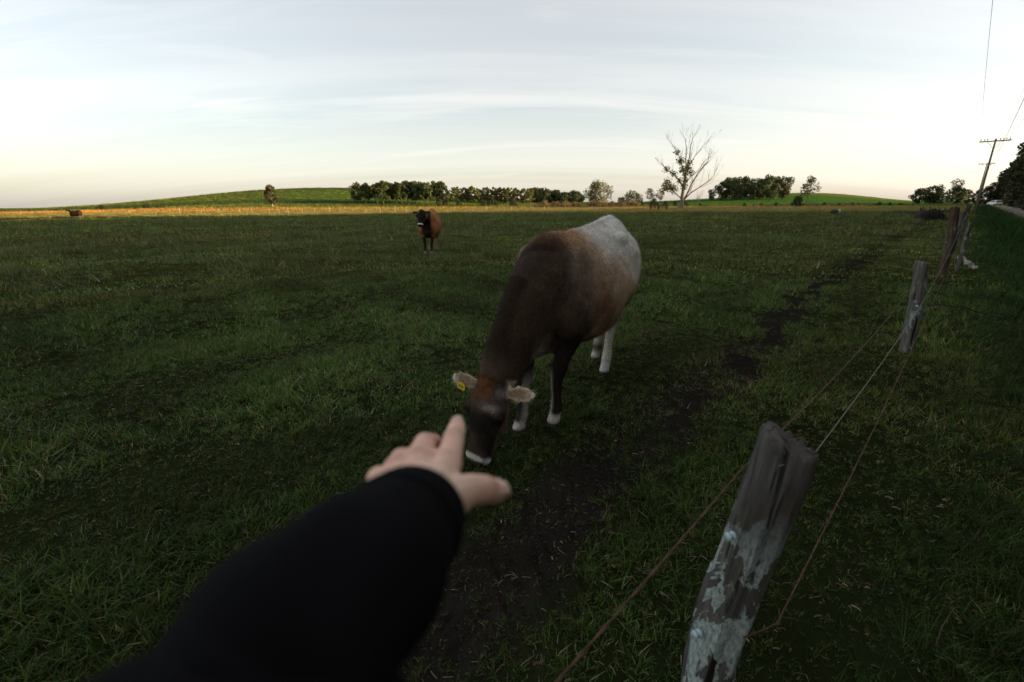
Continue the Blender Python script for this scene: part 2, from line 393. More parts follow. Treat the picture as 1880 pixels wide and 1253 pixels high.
    scatter('rank_grass', CP[far], S[far] * 1.7, pc2, 'rank grass clumps in the farther half of the pasture', 'grass', 13)
    scatter('grass_clumps', CP[~far], S[~far], pc, 'taller dark grass clumps in the nearer pasture', 'grass', 3)
    # lit dry grass beyond the shade
    pd = [tuft(90 + k, 16, .42, .30, .016, ((.25, .22, .060) if k % 3 else (.16, .18, .045), (.32, .27, .11)), .6, 1, .45) for k in range(5)]
    X, Y = ring_points(rng, 55, 165, .95, -52, 48); k = (rng.random(len(X)) < sstep(58, 78, Y)); X, Y = X[k], Y[k]
    t, o = fence_to(X, Y); k = (o < -3); X, Y = X[k], Y[k]
    scatter('dry_grass', np.stack([X, Y, H(X, Y)], 1), rng.uniform(.35, 1.0, len(X)) * (.6 + .5 * patchy(X, Y, .1)), pd, 'golden dry grass in the sunlit far part of the field', 'grass', 4)
    # grass and crops on the far rises
    ph = [tuft(150 + k, 11, .75, .8, .075, ((1, 1, 1), (1.5, 1.25, .9)), .5, 1, .2) for k in range(4)]
    X, Y = ring_points(rng, 165, 440, .16, -52, 46); t, o = fence_to(X, Y); k = (o < -25) & (Y > 120); X, Y = X[k], Y[k]
    crop = (sstep(172, 186, Y) * sstep(15, 45, X)); S = rng.uniform(.5, 1.1, len(X)) * (1 - .4 * crop)
    scatter('hill_grass', np.stack([X, Y, H(X, Y)], 1), S, ph, 'green grass and young crops covering the far rises', 'grass', 8, tint=fields(X, Y) * np.where((X > 20)[:, None], np.array((2.3, 1.2, 1.8)), np.array((2.5, 1.65, 1.7))))
    # rank verge between fence and road
    pv = [tuft(120 + k, 26, .34, .07, .0046, ((.022, .055, .011) if k % 2 else (.032, .055, .013), (.14, .11, .06)), .95, 2, .10) for k in range(6)]
    t = np.concatenate([rng.uniform(-2.5, 9, 2600), rng.uniform(9, 45, 3000), rng.uniform(45, 150, 2500)]); o = .22 + (2.75 - .22) * rng.random(len(t)) ** .8
    X = FENCE0[0] + FDIR[0] * t + FPERP[0] * o; Y = FENCE0[1] + FDIR[1] * t + FPERP[1] * o
    k = (np.hypot(X, Y) > .75) ; X, Y, o, t = X[k], Y[k], o[k], t[k]
    S = (.16 + .34 * sstep(.3, 2.0, o)) * rng.uniform(.6, 1.5, len(X)) * (1 + .5 * sstep(5, 30, t)) * (.7 + .6 * patchy(X, Y, .9))
    VP = np.stack([X, Y, H(X, Y)], 1); fr = t > 9; pv2 = [tuft(130 + k, 18, .34, .08, .0075, ((.030, .070, .014), (.14, .11, .06)), .9, 1, .1) for k in range(4)]
    scatter('verge_grass', VP[~fr], S[~fr] * 2.0, pv, 'long dark grass of the near verge between fence and road', 'grass', 5)
    scatter('roadside_grass', VP[fr], S[fr] * 2.0, pv2, 'long dark grass of the farther verge beside the road', 'grass', 15)
    # fallen straw, dead leaves and stems on the trodden earth
    lit = []
    for k in range(5):
        V = []; F = []; Cc = []; r2 = np.random.default_rng(200 + k)
        for q in range(2):
            x, y = r2.normal(size=2) * .04; a = r2.uniform(0, 6.28); l = r2.uniform(.012, .038); w = r2.uniform(.0008, .0016); b = len(V); cur = r2.normal() * .35
            for s in range(4):
                u = s / 3; cx = x + math.cos(a + cur * u) * l * u; cy = y + math.sin(a + cur * u) * l * u; nx, ny = -math.sin(a), math.cos(a)
                V += [(cx - nx * w, cy - ny * w, .006 + .012 * u * (1 - u) + .004 * (k % 2)), (cx + nx * w, cy + ny * w, .006 + .012 * u * (1 - u))]
            F += [(b + 2 * s, b + 2 * s + 1, b + 2 * s + 3, b + 2 * s + 2) for s in range(3)]
            c = np.array((.20, .175, .125) if r2.random() < .6 else (.14, .09, .05)) * r2.uniform(.6, 1.2); Cc += [c] * 8
        lit.append((np.array(V), np.array(F), np.array(Cc)))
    X, Y = ring_points(rng, .6, 5.5, 210, -62, 62); t, o = fence_to(X, Y)
    scatter('plant_litter', np.stack([X, Y, H(X, Y)], 1), rng.uniform(.5, 1.3, len(X)), lit, 'pale straw bits and dead stems lying on the ground', 'litter', 6, tilt=.25)
    # crumbled soil on the cattle track
    cr = []
    for k in range(5):
        r2 = np.random.default_rng(240 + k); V = []; F = []; Cc = []
        for q in range(4):
            c0 = np.append(r2.normal(size=2) * .035, .002); sz = r2.uniform(.004, .011); b = len(V); pts = r2.normal(size=(6, 3)); pts = np.array([(1, 0, 0), (-1, 0, 0), (0, 1, 0), (0, -1, 0), (0, 0, .8), (0, 0, -.8)]) * r2.uniform(.6, 1.3, (6, 3)) + r2.normal(size=(6, 3)) * .15
            V += list(c0 + pts * sz); F += [(b + i, b + j, b + 4) for i, j in ((0, 2), (2, 1), (1, 3), (3, 0))]; Cc += [np.array((.030, .025, .020)) * r2.uniform(.5, 1.7)] * 6
        cr.append((np.array(V), np.array(F), np.array(Cc)))
    t = rng.uniform(-1.2, 6, 6500); o = -path_off(t) + rng.normal(size=len(t)) * .2; X = FENCE0[0] + FDIR[0] * t + FPERP[0] * o; Y = FENCE0[1] + FDIR[1] * t + FPERP[1] * o
    scatter('soil_crumbs', np.stack([X, Y, H(X, Y)], 1), rng.uniform(.25, .95, len(X)) ** 1.5, cr, 'loose dark soil crumbs on the trodden cattle track', 'soil', 16, mat=material('loose_soil', rough=1.0, vcol=True, spec=0))
make_grass()
# ------------------------------------------------------------------ trees
BARK = material('bark', rough=.95, vcol=True, noise=(6, .35), bump=(18, .7, .05), spec=.1)
LEAF = material('tree_leaves', rough=.6, vcol=True, spec=.2, trans=.22, rand=.22)
def leaf_quads(P, size, rng, C, flat=.0, aspect=.55):
    """a pointed leaf spray (2 triangles as one quad) at every point"""
    n = len(P); d = rng.normal(size=(n, 3)); d[:, 2] *= (1 - flat); d /= np.linalg.norm(d, axis=1)[:, None]
    e = rng.normal(size=(n, 3)); e -= d * (e * d).sum(1)[:, None]; e /= np.linalg.norm(e, axis=1)[:, None]
    s = (size * rng.uniform(.55, 1.35, n))[:, None]
    V = np.stack([P - d * s * .5, P + e * s * aspect * .5, P + d * s * .5, P - e * s * aspect * .5], 1).reshape(-1, 3)
    F = np.arange(4 * n).reshape(n, 4)
    return V, F, np.repeat(C, 4, axis=0)
def branchy(mb, rng, p, d, length, r, depth, ends, spread=.6, up=.25, kids=(2, 4), shrink=.68, seg=4, col=(.13, .11, .09), nside=5, rmin=.006):
    pts = [np.array(p, float)]; rad = [r]; d = np.array(d, float); d /= np.linalg.norm(d)
    for s in range(seg):
        d = d + rng.normal(size=3) * .10 + np.array([0, 0, up * .12]); d /= np.linalg.norm(d)
        pts.append(pts[-1] + d * length / seg); rad.append(max(rmin, r * (1 - .42 * (s + 1) / seg)))
    mb.tube(pts, rad, nside if r > .05 else 4, np.array(col) * rng.uniform(.8, 1.2), caps=True)
    if depth == 0: ends.append((pts[-1], d)); return
    for k in range(int(rng.integers(kids[0], kids[1] + 1))):
        i = seg if k == 0 else int(rng.integers(max(1, seg // 2), seg + 1)); q = rng.normal(size=3); q -= d * (q @ d); q /= np.linalg.norm(q)
        sp = spread * rng.uniform(.55, 1.2) * (.45 if k == 0 else 1)
        branchy(mb, rng, pts[i], d * math.cos(sp) + q * math.sin(sp) + np.array([0, 0, up * .5]), length * shrink * rng.uniform(.75, 1.15), rad[i] * (.85 if k == 0 else .62),
                depth - 1, ends, spread, up, kids, shrink, max(2, seg - 1), col, nside, rmin)
def make_tree(seed, h, clear, rx, style, nleaf, leaf, cols, lean=0.0, bark=(.12, .10, .08), trunk_r=None, gaps=.0):
    """unit tree meshes (trunk+limbs, crown). style: round | column | pine | umbrella | bush | willow"""
    rng = np.random.default_rng(seed); tb = MB()
    tr = trunk_r or h * .018 + .04; top = h * (.88 if style in ('pine', 'column') else .62)
    pts = []; 
    for s in range(9):
        q = s / 8; pts.append((lean * h * q * q + rng.normal() * .012 * h * (0 < s), rng.normal() * .012 * h * (0 < s), top * q - .25 * (s == 0)))
    tb.tube(pts, [tr * (1.35 if s == 0 else 1 - .78 * s / 8) for s in range(9)], 7, bark)
    # crown clumps inside the envelope
    nc = {'round': 34, 'column': 26, 'pine': 30, 'umbrella': 26, 'bush': 26, 'willow': 30}[style]
    ctr = []; rad = []
    for k in range(nc):
        q = (k + rng.random()) / nc; a = rng.uniform(0, 2 * math.pi); u = math.sqrt(rng.uniform(.15, 1))
        z = clear + (h - clear) * q
        if style == 'column': env = rx * (.75 + .35 * math.sin(math.pi * min(1, q * 1.05))) * (1 if q < .85 else .7)
        elif style == 'pine': env = rx * (1.05 - .35 * q) * (.6 + .4 * math.sin(math.pi * (.2 + .75 * q)))
        elif style == 'umbrella': env = rx * (.35 + .75 * q ** .8) * (1 if q < .8 else .8)
        elif style == 'bush': env = rx * math.sqrt(max(.12, 1 - (q * .95) ** 2))
        elif style == 'willow': env = rx * math.sin(math.pi * (.18 + .72 * q))
        else: env = rx * math.sin(math.pi * (.14 + .74 * q))
        cx = lean * h * (z / h) ** 2 * 1.3
        ctr.append((cx + env * u * math.cos(a), env * u * math.sin(a), z)); rad.append(rx * rng.uniform(.24, .42) * (.8 if style in ('column', 'pine') else 1))
    ctr = np.array(ctr); rad = np.array(rad)
    for k in rng.choice(nc, min(nc, 12), replace=False):       # limbs run into the clumps
        e = ctr[k]; q = min(.95, max(.25, (e[2] - rx * .5) / top)); b = np.array(pts[int(q * 8)]); mid = (b + e) / 2 + np.array((0, 0, -.06 * h * rng.random()))
        tb.tube([b, mid, e], [tr * .38, tr * .22, tr * .07], 5, bark)
    w = rad ** 2; pick = rng.choice(nc, nleaf, p=w / w.sum())
    d = rng.normal(size=(nleaf, 3)); d /= np.linalg.norm(d, axis=1)[:, None]
    if style == 'willow': d[:, 2] -= rng.random(nleaf) * 1.1
    P = ctr[pick] + d * (rad[pick] * rng.uniform(.45, 1.08, nleaf) ** .6)[:, None] * np.array((1, 1, .82))
    shade = rng.uniform(.7, 1.3, nc)[pick] * rng.uniform(.75, 1.25, nleaf)
    mixc = rng.random(nc)[pick][:, None]
    C = (np.array(cols[0]) * (1 - mixc) + np.array(cols[1]) * mixc) * shade[:, None]
    V, F, C = leaf_quads(P, leaf, rng, C)
    return tb.mesh('trunk', BARK), quick_mesh('crown', V, F, C, LEAF)
def plant_tree(name, meshes, x, y, rz, s, label, group=None, cat='tree', sink=.0, sz=1.0):
    z = float(H(x, y)) - sink
    e = empty(name, (x, y, z), rz); e.scale = (s, s, s * sz)
    link('trunk', meshes[0], e); link('crown', meshes[1], e)
    return tag(e, label, cat, group)
K = .001146                               # bearing: metres sideways per metre ahead, per step used for the layout below
def bear(u, y): return (u * K * y, y)
def make_trees():
    rng = np.random.default_rng(77)
    PINE = [make_tree(300 + k, 12.4, 3.4, 4.1, 'pine', 2600, .95, ((.050, .085, .024), (.11, .115, .034)), bark=(.09, .07, .055)) for k in range(4)]
    COLM = [make_tree(320 + k, 10.8, 1.4, 3.3, 'column', 2200, .85, ((.105, .120, .034), (.15, .140, .040)), bark=(.16, .13, .10)) for k in range(4)]
    LOWD = [make_tree(340 + k, 7.2, .6, 4.2, 'round', 1500, .95, ((.032, .050, .018), (.060, .068, .024)), bark=(.10, .08, .06)) for k in range(3)]
    EUCA = [make_tree(360 + k, 14, 1.6, 5.4, 'umbrella', 3000, .95, ((.050, .075, .026), (.10, .105, .036)), bark=(.17, .14, .11)) for k in range(4)]
    BUSH = [make_tree(380 + k, 4.6, .1, 2.9, 'bush', 1100, .6, ((.024, .034, .014), (.050, .050, .02)), bark=(.10, .08, .06)) for k in range(3)]
    # pine grove under the hill
    us = np.sort(np.concatenate([np.linspace(-268, -126, 19) + rng.normal(size=19) * 3.0])); g = 'pines of the grove left of the brown cow'
    for i, u in enumerate(us):
        x, y = bear(u, 252 + rng.uniform(-9, 9) + .06 * (u + 200)); s = rng.uniform(.70, .90)
        plant_tree('pine_tree', PINE[i % 4], x, y, rng.uniform(0, 6.28), s, f'dark bare-stemmed pine, {ORD[i]} from the left in the grove above the brown cow', g)
    x, y = bear(-282, 246)
    plant_tree('broad_tree', make_tree(401, 11.6, 2.2, 3.7, 'round', 2200, .8, ((.080, .078, .026), (.11, .09, .03))), x, y, .4, .84, 'round golden-green tree at the left end of the pine grove')
    x, y = bear(-126, 226)
    plant_tree('round_bush', BUSH[0], x, y, 1., 1.12, 'dark round bush at the right foot of the pine grove', cat='bush')
    # lighter columnar grove
    us = np.linspace(-106, 33, 22) + rng.normal(size=22) * 1.8; g = 'slim trees of the golden grove'
    for i, u in enumerate(us):
        x, y = bear(u, 283 + rng.uniform(-9, 9)); s = rng.uniform(.68, .86)
        plant_tree('slim_tree', COLM[i % 4], x, y, rng.uniform(0, 6.28), s, f'slim olive-gold tree, {ORD[i]} from the left in the light grove right of the pines', g)
    for i, (u, yy, s, lb) in enumerate(((-35, 245, .95, 'small round dark green tree in front of the golden grove'), (-95, 243, .5, 'low dark bush left in front of the golden grove'),
                                        (-52, 236, .62, 'spreading low bush in front of the golden grove middle'), (4, 236, .7, 'reddish-shaded small bush right in front of the golden grove'))):
        x, y = bear(u, yy); plant_tree('field_bush', BUSH[i % 3], x, y, i * 2., s, lb, 'bushes in front of the golden grove', 'bush')
    # low dark wood
    us = np.linspace(42, 132, 13) + rng.normal(size=13) * 2; g = 'low dark trees behind the willow'
    for i, u in enumerate(us):
        x, y = bear(u, 318 + rng.uniform(-12, 12)); s = rng.uniform(.9, 1.18) * (1.05 - .25 * i / 12)
        plant_tree('low_tree', LOWD[i % 3], x, y, rng.uniform(0, 6.28), s, f'low dark green tree, {ORD[i]} from the left in the wood behind the willow', g)
    # single trees
    x, y = bear(-437, 205)
    plant_tree('field_tree', make_tree(402, 8.6, 1.7, 2.5, 'round', 1900, .6, ((.085, .072, .028), (.05, .05, .02)), bark=(.34, .29, .22)), x, y, 0, 1, 'lone round tree with pale stem standing before the left hill')
    x, y = bear(160, 190)
    plant_tree('willow_tree', make_tree(403, 9.6, 2.6, 5.0, 'willow', 3600, .55, ((.10, .11, .03), (.19, .15, .04)), bark=(.17, .14, .10), trunk_r=.16), x, y, .8, 1, 'airy yellow-green willow left of the bare tree')
    x, y = bear(223, 200); plant_tree('green_bush', make_tree(404, 5.2, .2, 4.6, 'round', 1900, .6, ((.05, .07, .022), (.12, .11, .03))), x, y, 0, 1, 'broad yellow-green bush between willow and bare tree', cat='bush')
    x, y = bear(202, 215); plant_tree('green_bush', BUSH[1], x, y, 0, .8, 'dark bush close left of the broad yellow-green bush', cat='bush')
    thin = [make_tree(405 + k, 6.2, 2.8, 1.7, 'round', 520, .42, ((.055, .055, .022), (.085, .07, .03)), trunk_r=.09) for k in range(2)]
    x, y = bear(254, 168); plant_tree('thin_tree', thin[0], x, y, 0, 1.0, 'small sparse round-headed tree left of the cattle trough', 'small trees by the trough')
    x, y = bear(273, 172); plant_tree('thin_tree', thin[1], x, y, 2, .95, 'small sparse tree just behind the cattle trough', 'small trees by the trough')
    for i, (u, s) in enumerate(((262, .62), (186, .45), (238, .5), (284, .4), (301, .38), (318, .4))):
        x, y = bear(u, 186 + 9 * (i % 3)); plant_tree('hedge_bush', BUSH[i % 3], x, y, i, s, ['dark low bush below the small sparse trees', 'low bush right beside the willow', 'low bush right of the yellow-green bush',
                   'little bush left of the bare tree trunk', 'little bush close behind the bare tree', 'little bush right of the bare tree trunk'][i], 'low bushes around the bare tree', 'bush')
    # eucalyptus clump on the right rise
    us = np.concatenate([[368], np.linspace(385, 496, 12)]); g = 'tall trees of the clump on the green rise'
    for i, u in enumerate(us):
        x, y = bear(u, 268 + rng.uniform(-10, 14)); s = (.42 if i == 0 else rng.uniform(.74, .93) * (.78 + .22 * sstep(0, 4, i)))
        plant_tree('crest_tree', EUCA[i % 4], x, y, rng.uniform(0, 6.28), s, f'tall umbrella-headed tree, {ORD[i]} from the left in the clump on the green rise', g)
    x, y = bear(541, 152)
    plant_tree('leaning_tree', make_tree(407, 8.6, 4.0, 3.1, 'umbrella', 900, .5, ((.05, .065, .02), (.075, .075, .025)), lean=.16, trunk_r=.13), x, y, 0, 1.0, 'wind-leaning sparse tree standing alone right of the clump on the rise')
    x, y = bear(527, 150); plant_tree('square_bush', BUSH[2], x, y, 0, .62, 'square dark bush at the foot of the leaning tree', cat='bush')
    for i, (u, yy, s, lb) in enumerate(((750, 215, .95, 'rounded low dark tree, left one near the road end'), (772, 215, 1.15, 'rounded dark tree in the middle near the road end'), (786, 220, .75, 'dark low tree filling the gap near the road end'),
                                        (815, 205, 1.05, 'dark broad tree below the feathery tree near the road end'), (830, 210, .9, 'dark low tree at the right end near the road'))):
        x, y = bear(u, yy); plant_tree('distant_tree', LOWD[i % 3], x, y, i * 1.3, s * .86, lb, 'dark trees near the road end')
    x, y = bear(812, 200); plant_tree('feathery_tree', make_tree(409, 9.4, 5.4, 2.4, 'umbrella', 460, .6, ((.04, .05, .018), (.07, .06, .02)), lean=.04), x, y, 0, 1, 'taller feathery tree sticking out of the dark trees near the road')
    for i, u in enumerate((-886, -760, -752, -690, -672, -668, -650, -640)):
        x, y = bear(u, 205 + 6 * (i % 3)); plant_tree('skyline_bush', BUSH[i % 3], x, y, i, .30 + .10 * (i % 3), f'tiny bush on the left skyline, {ORD[i]} from the left edge', 'tiny bushes on the left skyline', 'bush')
    for i, u in enumerate(np.linspace(330, 740, 26)):
        x, y = bear(u + rng.normal() * 6, 166 + rng.uniform(-2, 4)); plant_tree('weed_bush', BUSH[i % 3], x, y, i, rng.uniform(.10, .26), f'low weedy bush, {ORD[i]} from the left along the edge of the crop field', 'weedy bushes along the crop field', 'bush')
    for i, u in enumerate(np.linspace(40, 230, 22)):
        x, y = bear(u + rng.normal() * 4, 182 + rng.uniform(-5, 5)); plant_tree('rust_bush', RUST[i % 2], x, y, i, rng.uniform(.5, 1.0), f'rust-brown shrub, {ORD[i]} from the left below the low dark wood', 'rust-brown shrubs before the wood', 'bush')
    # tall roadside trees: their shade covers the near pasture
    RT = [make_tree(430 + k, 14, .7, 4.6, 'round', 5200, .62, ((.022, .034, .012), (.045, .05, .017)), bark=(.10, .08, .06)) for k in range(4)]
    WD = [make_tree(450 + k, 15, .3, 5.6, 'round', 5200, 1.05, ((.022, .034, .012), (.042, .05, .016)), bark=(.10, .08, .06)) for k in range(3)]
    i = 0
    for t in np.arange(132, 285, 7.6):                      # the ones the picture shows
        x, y = along(t + rng.uniform(-1, 1), 10.6 + rng.uniform(-.8, 1.4)); s = rng.uniform(.92, 1.1) * (1.12 if t < 190 else 1)
        plant_tree('roadside_tree', RT[i % 4], x, y, rng.uniform(0, 6.28), s, f'tall dense dark tree beyond the road at the right edge, {ORD[i]} going away', 'dark trees along the far side of the road'); i += 1
    for j, (t, o, s) in enumerate(((236, .6, .34), (232, 2.6, .42), (240, 4.6, .52), (236, 6.8, .62), (228, 9.2, .72))):
        x, y = along(t, o); plant_tree('bend_tree', RT[j % 4], x, y, j * 1.4, s, f'dark leafy tree closing the view behind the white car, {ORD[j]} from the left', 'dark trees behind the white car')
    i = 0
    for row, (o0, hs) in enumerate(((13.0, 1.0), (19.5, 1.12))):
        for t in np.arange(-5 + 25 * row, 128, 6.0):         # the wood carries on beside and behind the camera: its shade lies on the pasture
            x, y = along(t + rng.uniform(-1.2, 1.2), o0 + rng.uniform(-1, 1.5)); s = hs * rng.uniform(.95, 1.15) * (1 + .08 * sstep(25, 40, t) * (1 - sstep(75, 95, t)))
            plant_tree('wood_tree', WD[i % 3], x, y, rng.uniform(0, 6.28), s, 'tall dense tree of the dark wood beyond the road, past the right picture edge', 'trees of the wood past the right edge'); i += 1
    t = 84.0; i = 0
    while t < 260:
        x, y = along(t, 8.9 + rng.uniform(-.4, .9)); plant_tree('roadside_bush', BUSH[i % 3], x, y, rng.uniform(0, 6.28), rng.uniform(.7, 1.25), f'dark bush at the road edge under the roadside trees, {ORD[i]} along the road', 'bushes along the road edge', 'bush')
        t += rng.uniform(6, 9); i += 1
RUST = [make_tree(395 + k, 2.3, .1, 2.2, 'bush', 420, .42, ((.13, .075, .04), (.17, .12, .05)), bark=(.12, .09, .06)) for k in range(2)]
make_trees()
# the big half-bare tree
def make_bare_tree():
    rng = np.random.default_rng(9); x, y = 44.0, 122.5; e = empty('bare_tree', (x, y, float(H(x, y)) - .1)); e.scale = (.92,) * 3; tb = MB(); ends = []; leafspots = []
    bark = (.17, .14, .11)
    tb.tube([(0, 0, -.3), (0, 0, .3), (.05, 0, 1.6), (-.05, 0, 3.4), (.15, .1, 6), (.35, .1, 9), (.5, 0, 11.6)], [.95, .72, .55, .46, .38, .29, .2], 10, bark, wob=.06, seed=2)
    def limb(pts, r0, depth=2, spread=.42, up=.35, ln=2.6):
        pts = [np.array(p, float) for p in pts]; n = len(pts); tb.tube(pts, [r0 * (1 - .62 * k / (n - 1)) for k in range(n)], 6, bark, wob=.05)
        for k in range(1, n):
            for _ in range(2 if k < n - 1 else 3):
                d = pts[k] - pts[k - 1]; d /= np.linalg.norm(d); q = rng.normal(size=3); q[1] *= .8; q -= d * (q @ d); q /= np.linalg.norm(q)
                branchy(tb, rng, pts[k], d * .85 + q * .55 + np.array((0, 0, .25)), ln * rng.uniform(.7, 1.15), r0 * .30 * (1 - .5 * k / n), depth, ends, spread, up, (2, 4), .66, 3, bark, 4, .010)
        return pts
    R = [(.1, 0, 1.6), (1.2, .2, 3.6), (2.4, .4, 6.6), (4.0, .6, 9.6), (6.2, .5, 12.4)]
    limb(R, .30)
    limb([(.5, 0, 2.4), (2.0, -.4, 4.1), (4.2, -.6, 5.6), (6.6, -.4, 7.2), (8.0, -.2, 8.6)], .20)
    limb([(.4, .1, 9.0), (1.2, .3, 11.5), (2.6, .2, 14.0), (4.4, 0, 16.4)], .17)
    limb([(.5, 0, 11.0), (.9, 0, 13.6), (1.0, .2, 16.4), (1.4, .1, 18.4)], .17, ln=2.0)
    L1 = limb([(.1, 0, 5.4), (-1.2, .2, 7.4), (-3.0, .3, 9.2), (-5.0, .3, 10.4), (-6.4, .2, 11.8)], .19, ln=1.6)
    L2 = limb([(.3, 0, 7.6), (-.7, -.2, 10.2), (-1.4, -.3, 12.6), (-2.6, -.2, 14.6), (-4.2, -.1, 16.8)], .17, ln=2.0)
    L3 = limb([(.4, 0, 10), (.0, .3, 12.8), (.1, .4, 15.4), (-.6, .4, 18.0)], .15, ln=2.0)
    L4 = limb([(-.1, 0, 2.6), (-1.4, .1, 3.6), (-2.9, .1, 4.9), (-4.3, .1, 5.6)], .15, ln=1.2)
    limb([(.3, 0, 6.6), (1.7, -.3, 8.4), (3.6, -.5, 10.2), (5.0, -.6, 12.4)], .14, ln=2.0)
    spots = [(p, .8) for p in L1[1:4]] + [(p, .9) for p in L2[1:4]] + [(np.array(p), .8) for p in ((.2, 0, 5.6), (.3, 0, 6.8), (.35, .1, 8.0), (.5, 0, 9.4), (.8, 0, 10.8), (1.0, 0, 12.2), (1.9, 0, 9.6), (-.5, 0, 10.4), (-1.4, 0, 12.4))]
    spots += [(np.array(p), 1.0) for p in ((-4.3, .1, 5.9), (-5.1, .2, 5.4), (-3.5, .1, 5.6), (-4.6, .1, 6.9), (-2.6, 0, 5.2))]
    pp = []; 
    for p, r in spots:
        m = 90 if r < 1 else 150; pp.append(p + rng.normal(size=(m, 3)) * r * np.array((.52, .45, .55)))
    P = np.concatenate(pp); C = np.array((.085, .082, .028)) * rng.uniform(.6, 1.4, len(P))[:, None]; C[rng.random(len(P)) < .3] = (.16, .11, .04)
    V, F, C = leaf_quads(P, .50, rng, C)
    link('trunk', tb.mesh('trunk', BARK), e); link('crown', quick_mesh('crown', V, F, C, LEAF), e)
    tag(e, 'tall half-bare tree with patchy leaves standing at the far end of the pasture', 'tree')
    e2 = empty('bare_sapling', (343 * K * 255, 255, float(H(343 * K * 255, 255)))); t2 = MB(); en = []
    for k in range(4): branchy(t2, rng, (0, 0, -.1), (rng.normal() * .22, 0, 1), 3.2, .11, 2, en, .4, .5, (2, 3), .66, 3, (.2, .16, .13), 4, .03)
    link('trunk', t2.mesh('trunk', BARK), e2); tag(e2, 'small leafless sapling on the skyline right of the bare tree', 'tree')
make_bare_tree()
# ------------------------------------------------------------------ fence
def post_material(name, base, lichen, zmax):
    """split grey timber: grain and drying cracks run up the post, crusts of pale lichen below zmax"""
    m = bpy.data.materials.new(name); m.use_nodes = True; nt = m.node_tree; N = nt.nodes; L = nt.links; b = N['Principled BSDF']; b.inputs['Roughness'].default_value = .92; b.inputs['Specular IOR Level'].default_value = .12
    tc = N.new('ShaderNodeTexCoord')
    def noise(scale, stretch, detail, dist=0.0):
        mp = N.new('ShaderNodeMapping'); mp.inputs['Scale'].default_value = (1, 1, stretch); L.new(tc.outputs['Object'], mp.inputs[0])
        z = N.new('ShaderNodeTexNoise'); z.inputs['Scale'].default_value = scale; z.inputs['Detail'].default_value = detail; z.inputs['Roughness'].default_value = .62; z.inputs['Distortion'].default_value = dist
        L.new(mp.outputs[0], z.inputs['Vector']); return z.outputs[0]
    def ramp(v, lo, hi, smooth=True):
        r = N.new('ShaderNodeMapRange'); r.inputs[1].default_value = lo; r.inputs[2].default_value = hi; L.new(v, r.inputs[0]); return r.outputs[0]
    def mix(f, A, B, mode='MIX'):
        x = N.new('ShaderNodeMix'); x.data_type = 'RGBA'; x.blend_type = mode
        if isinstance(f, float): x.inputs['Factor'].default_value = f
        else: L.new(f, x.inputs['Factor'])
        for k, v in (('A', A), ('B', B)):
            if isinstance(v, tuple): x.inputs[k].default_value = (*v, 1)
            else: L.new(v, x.inputs[k])
        return x.outputs['Result']
    grain = noise(46, .09, 8, .4); crack = noise(24, .06, 5, .8); blot = noise(5, .6, 5); fine = noise(120, .5, 4)
    c = mix(ramp(grain, .32, .68), tuple(k * .38 for k in base), tuple(k * 1.55 for k in base))
    c = mix(ramp(blot, .40, .62), c, tuple(k * q for k, q in zip(base, (.62, .56, .50))))
    ck = ramp(crack, .36, .42); c = mix(ck, (.012, .010, .009), c)
    if lichen:
        l1 = noise(8.5, .55, 7, .9); lm = ramp(l1, .60 - .09 * lichen, .62 - .09 * lichen)
        sp = N.new('ShaderNodeSeparateXYZ'); L.new(tc.outputs['Object'], sp.inputs[0]); zm = ramp(sp.outputs[2], zmax + .12, zmax - .08)
        mm = N.new('ShaderNodeMath'); mm.operation = 'MULTIPLY'; mm.use_clamp = True; L.new(lm, mm.inputs[0]); L.new(zm, mm.inputs[1])
        lc = mix(ramp(fine, .35, .65), (.13, .16, .15), (.33, .39, .37)); c = mix(mm.outputs[0], c, lc)
    L.new(c, b.inputs['Base Color'])
    h = mix(.45, grain, ck); h = mix(.25, h, fine)
    bp = N.new('ShaderNodeBump'); bp.inputs['Strength'].default_value = .9; bp.inputs['Distance'].default_value = .009; L.new(h, bp.inputs['Height']); L.new(bp.outputs[0], b.inputs['Normal'])
    return m
RUSTW = material('rusty_wire', (.085, .045, .028), .8, noise=(30, .5), spec=.3)
STEEL = material('galvanised_wire', (.20, .21, .15), .6, metal=.3)
PORC = material('white_insulator', (.34, .45, .50), .3, spec=.5)
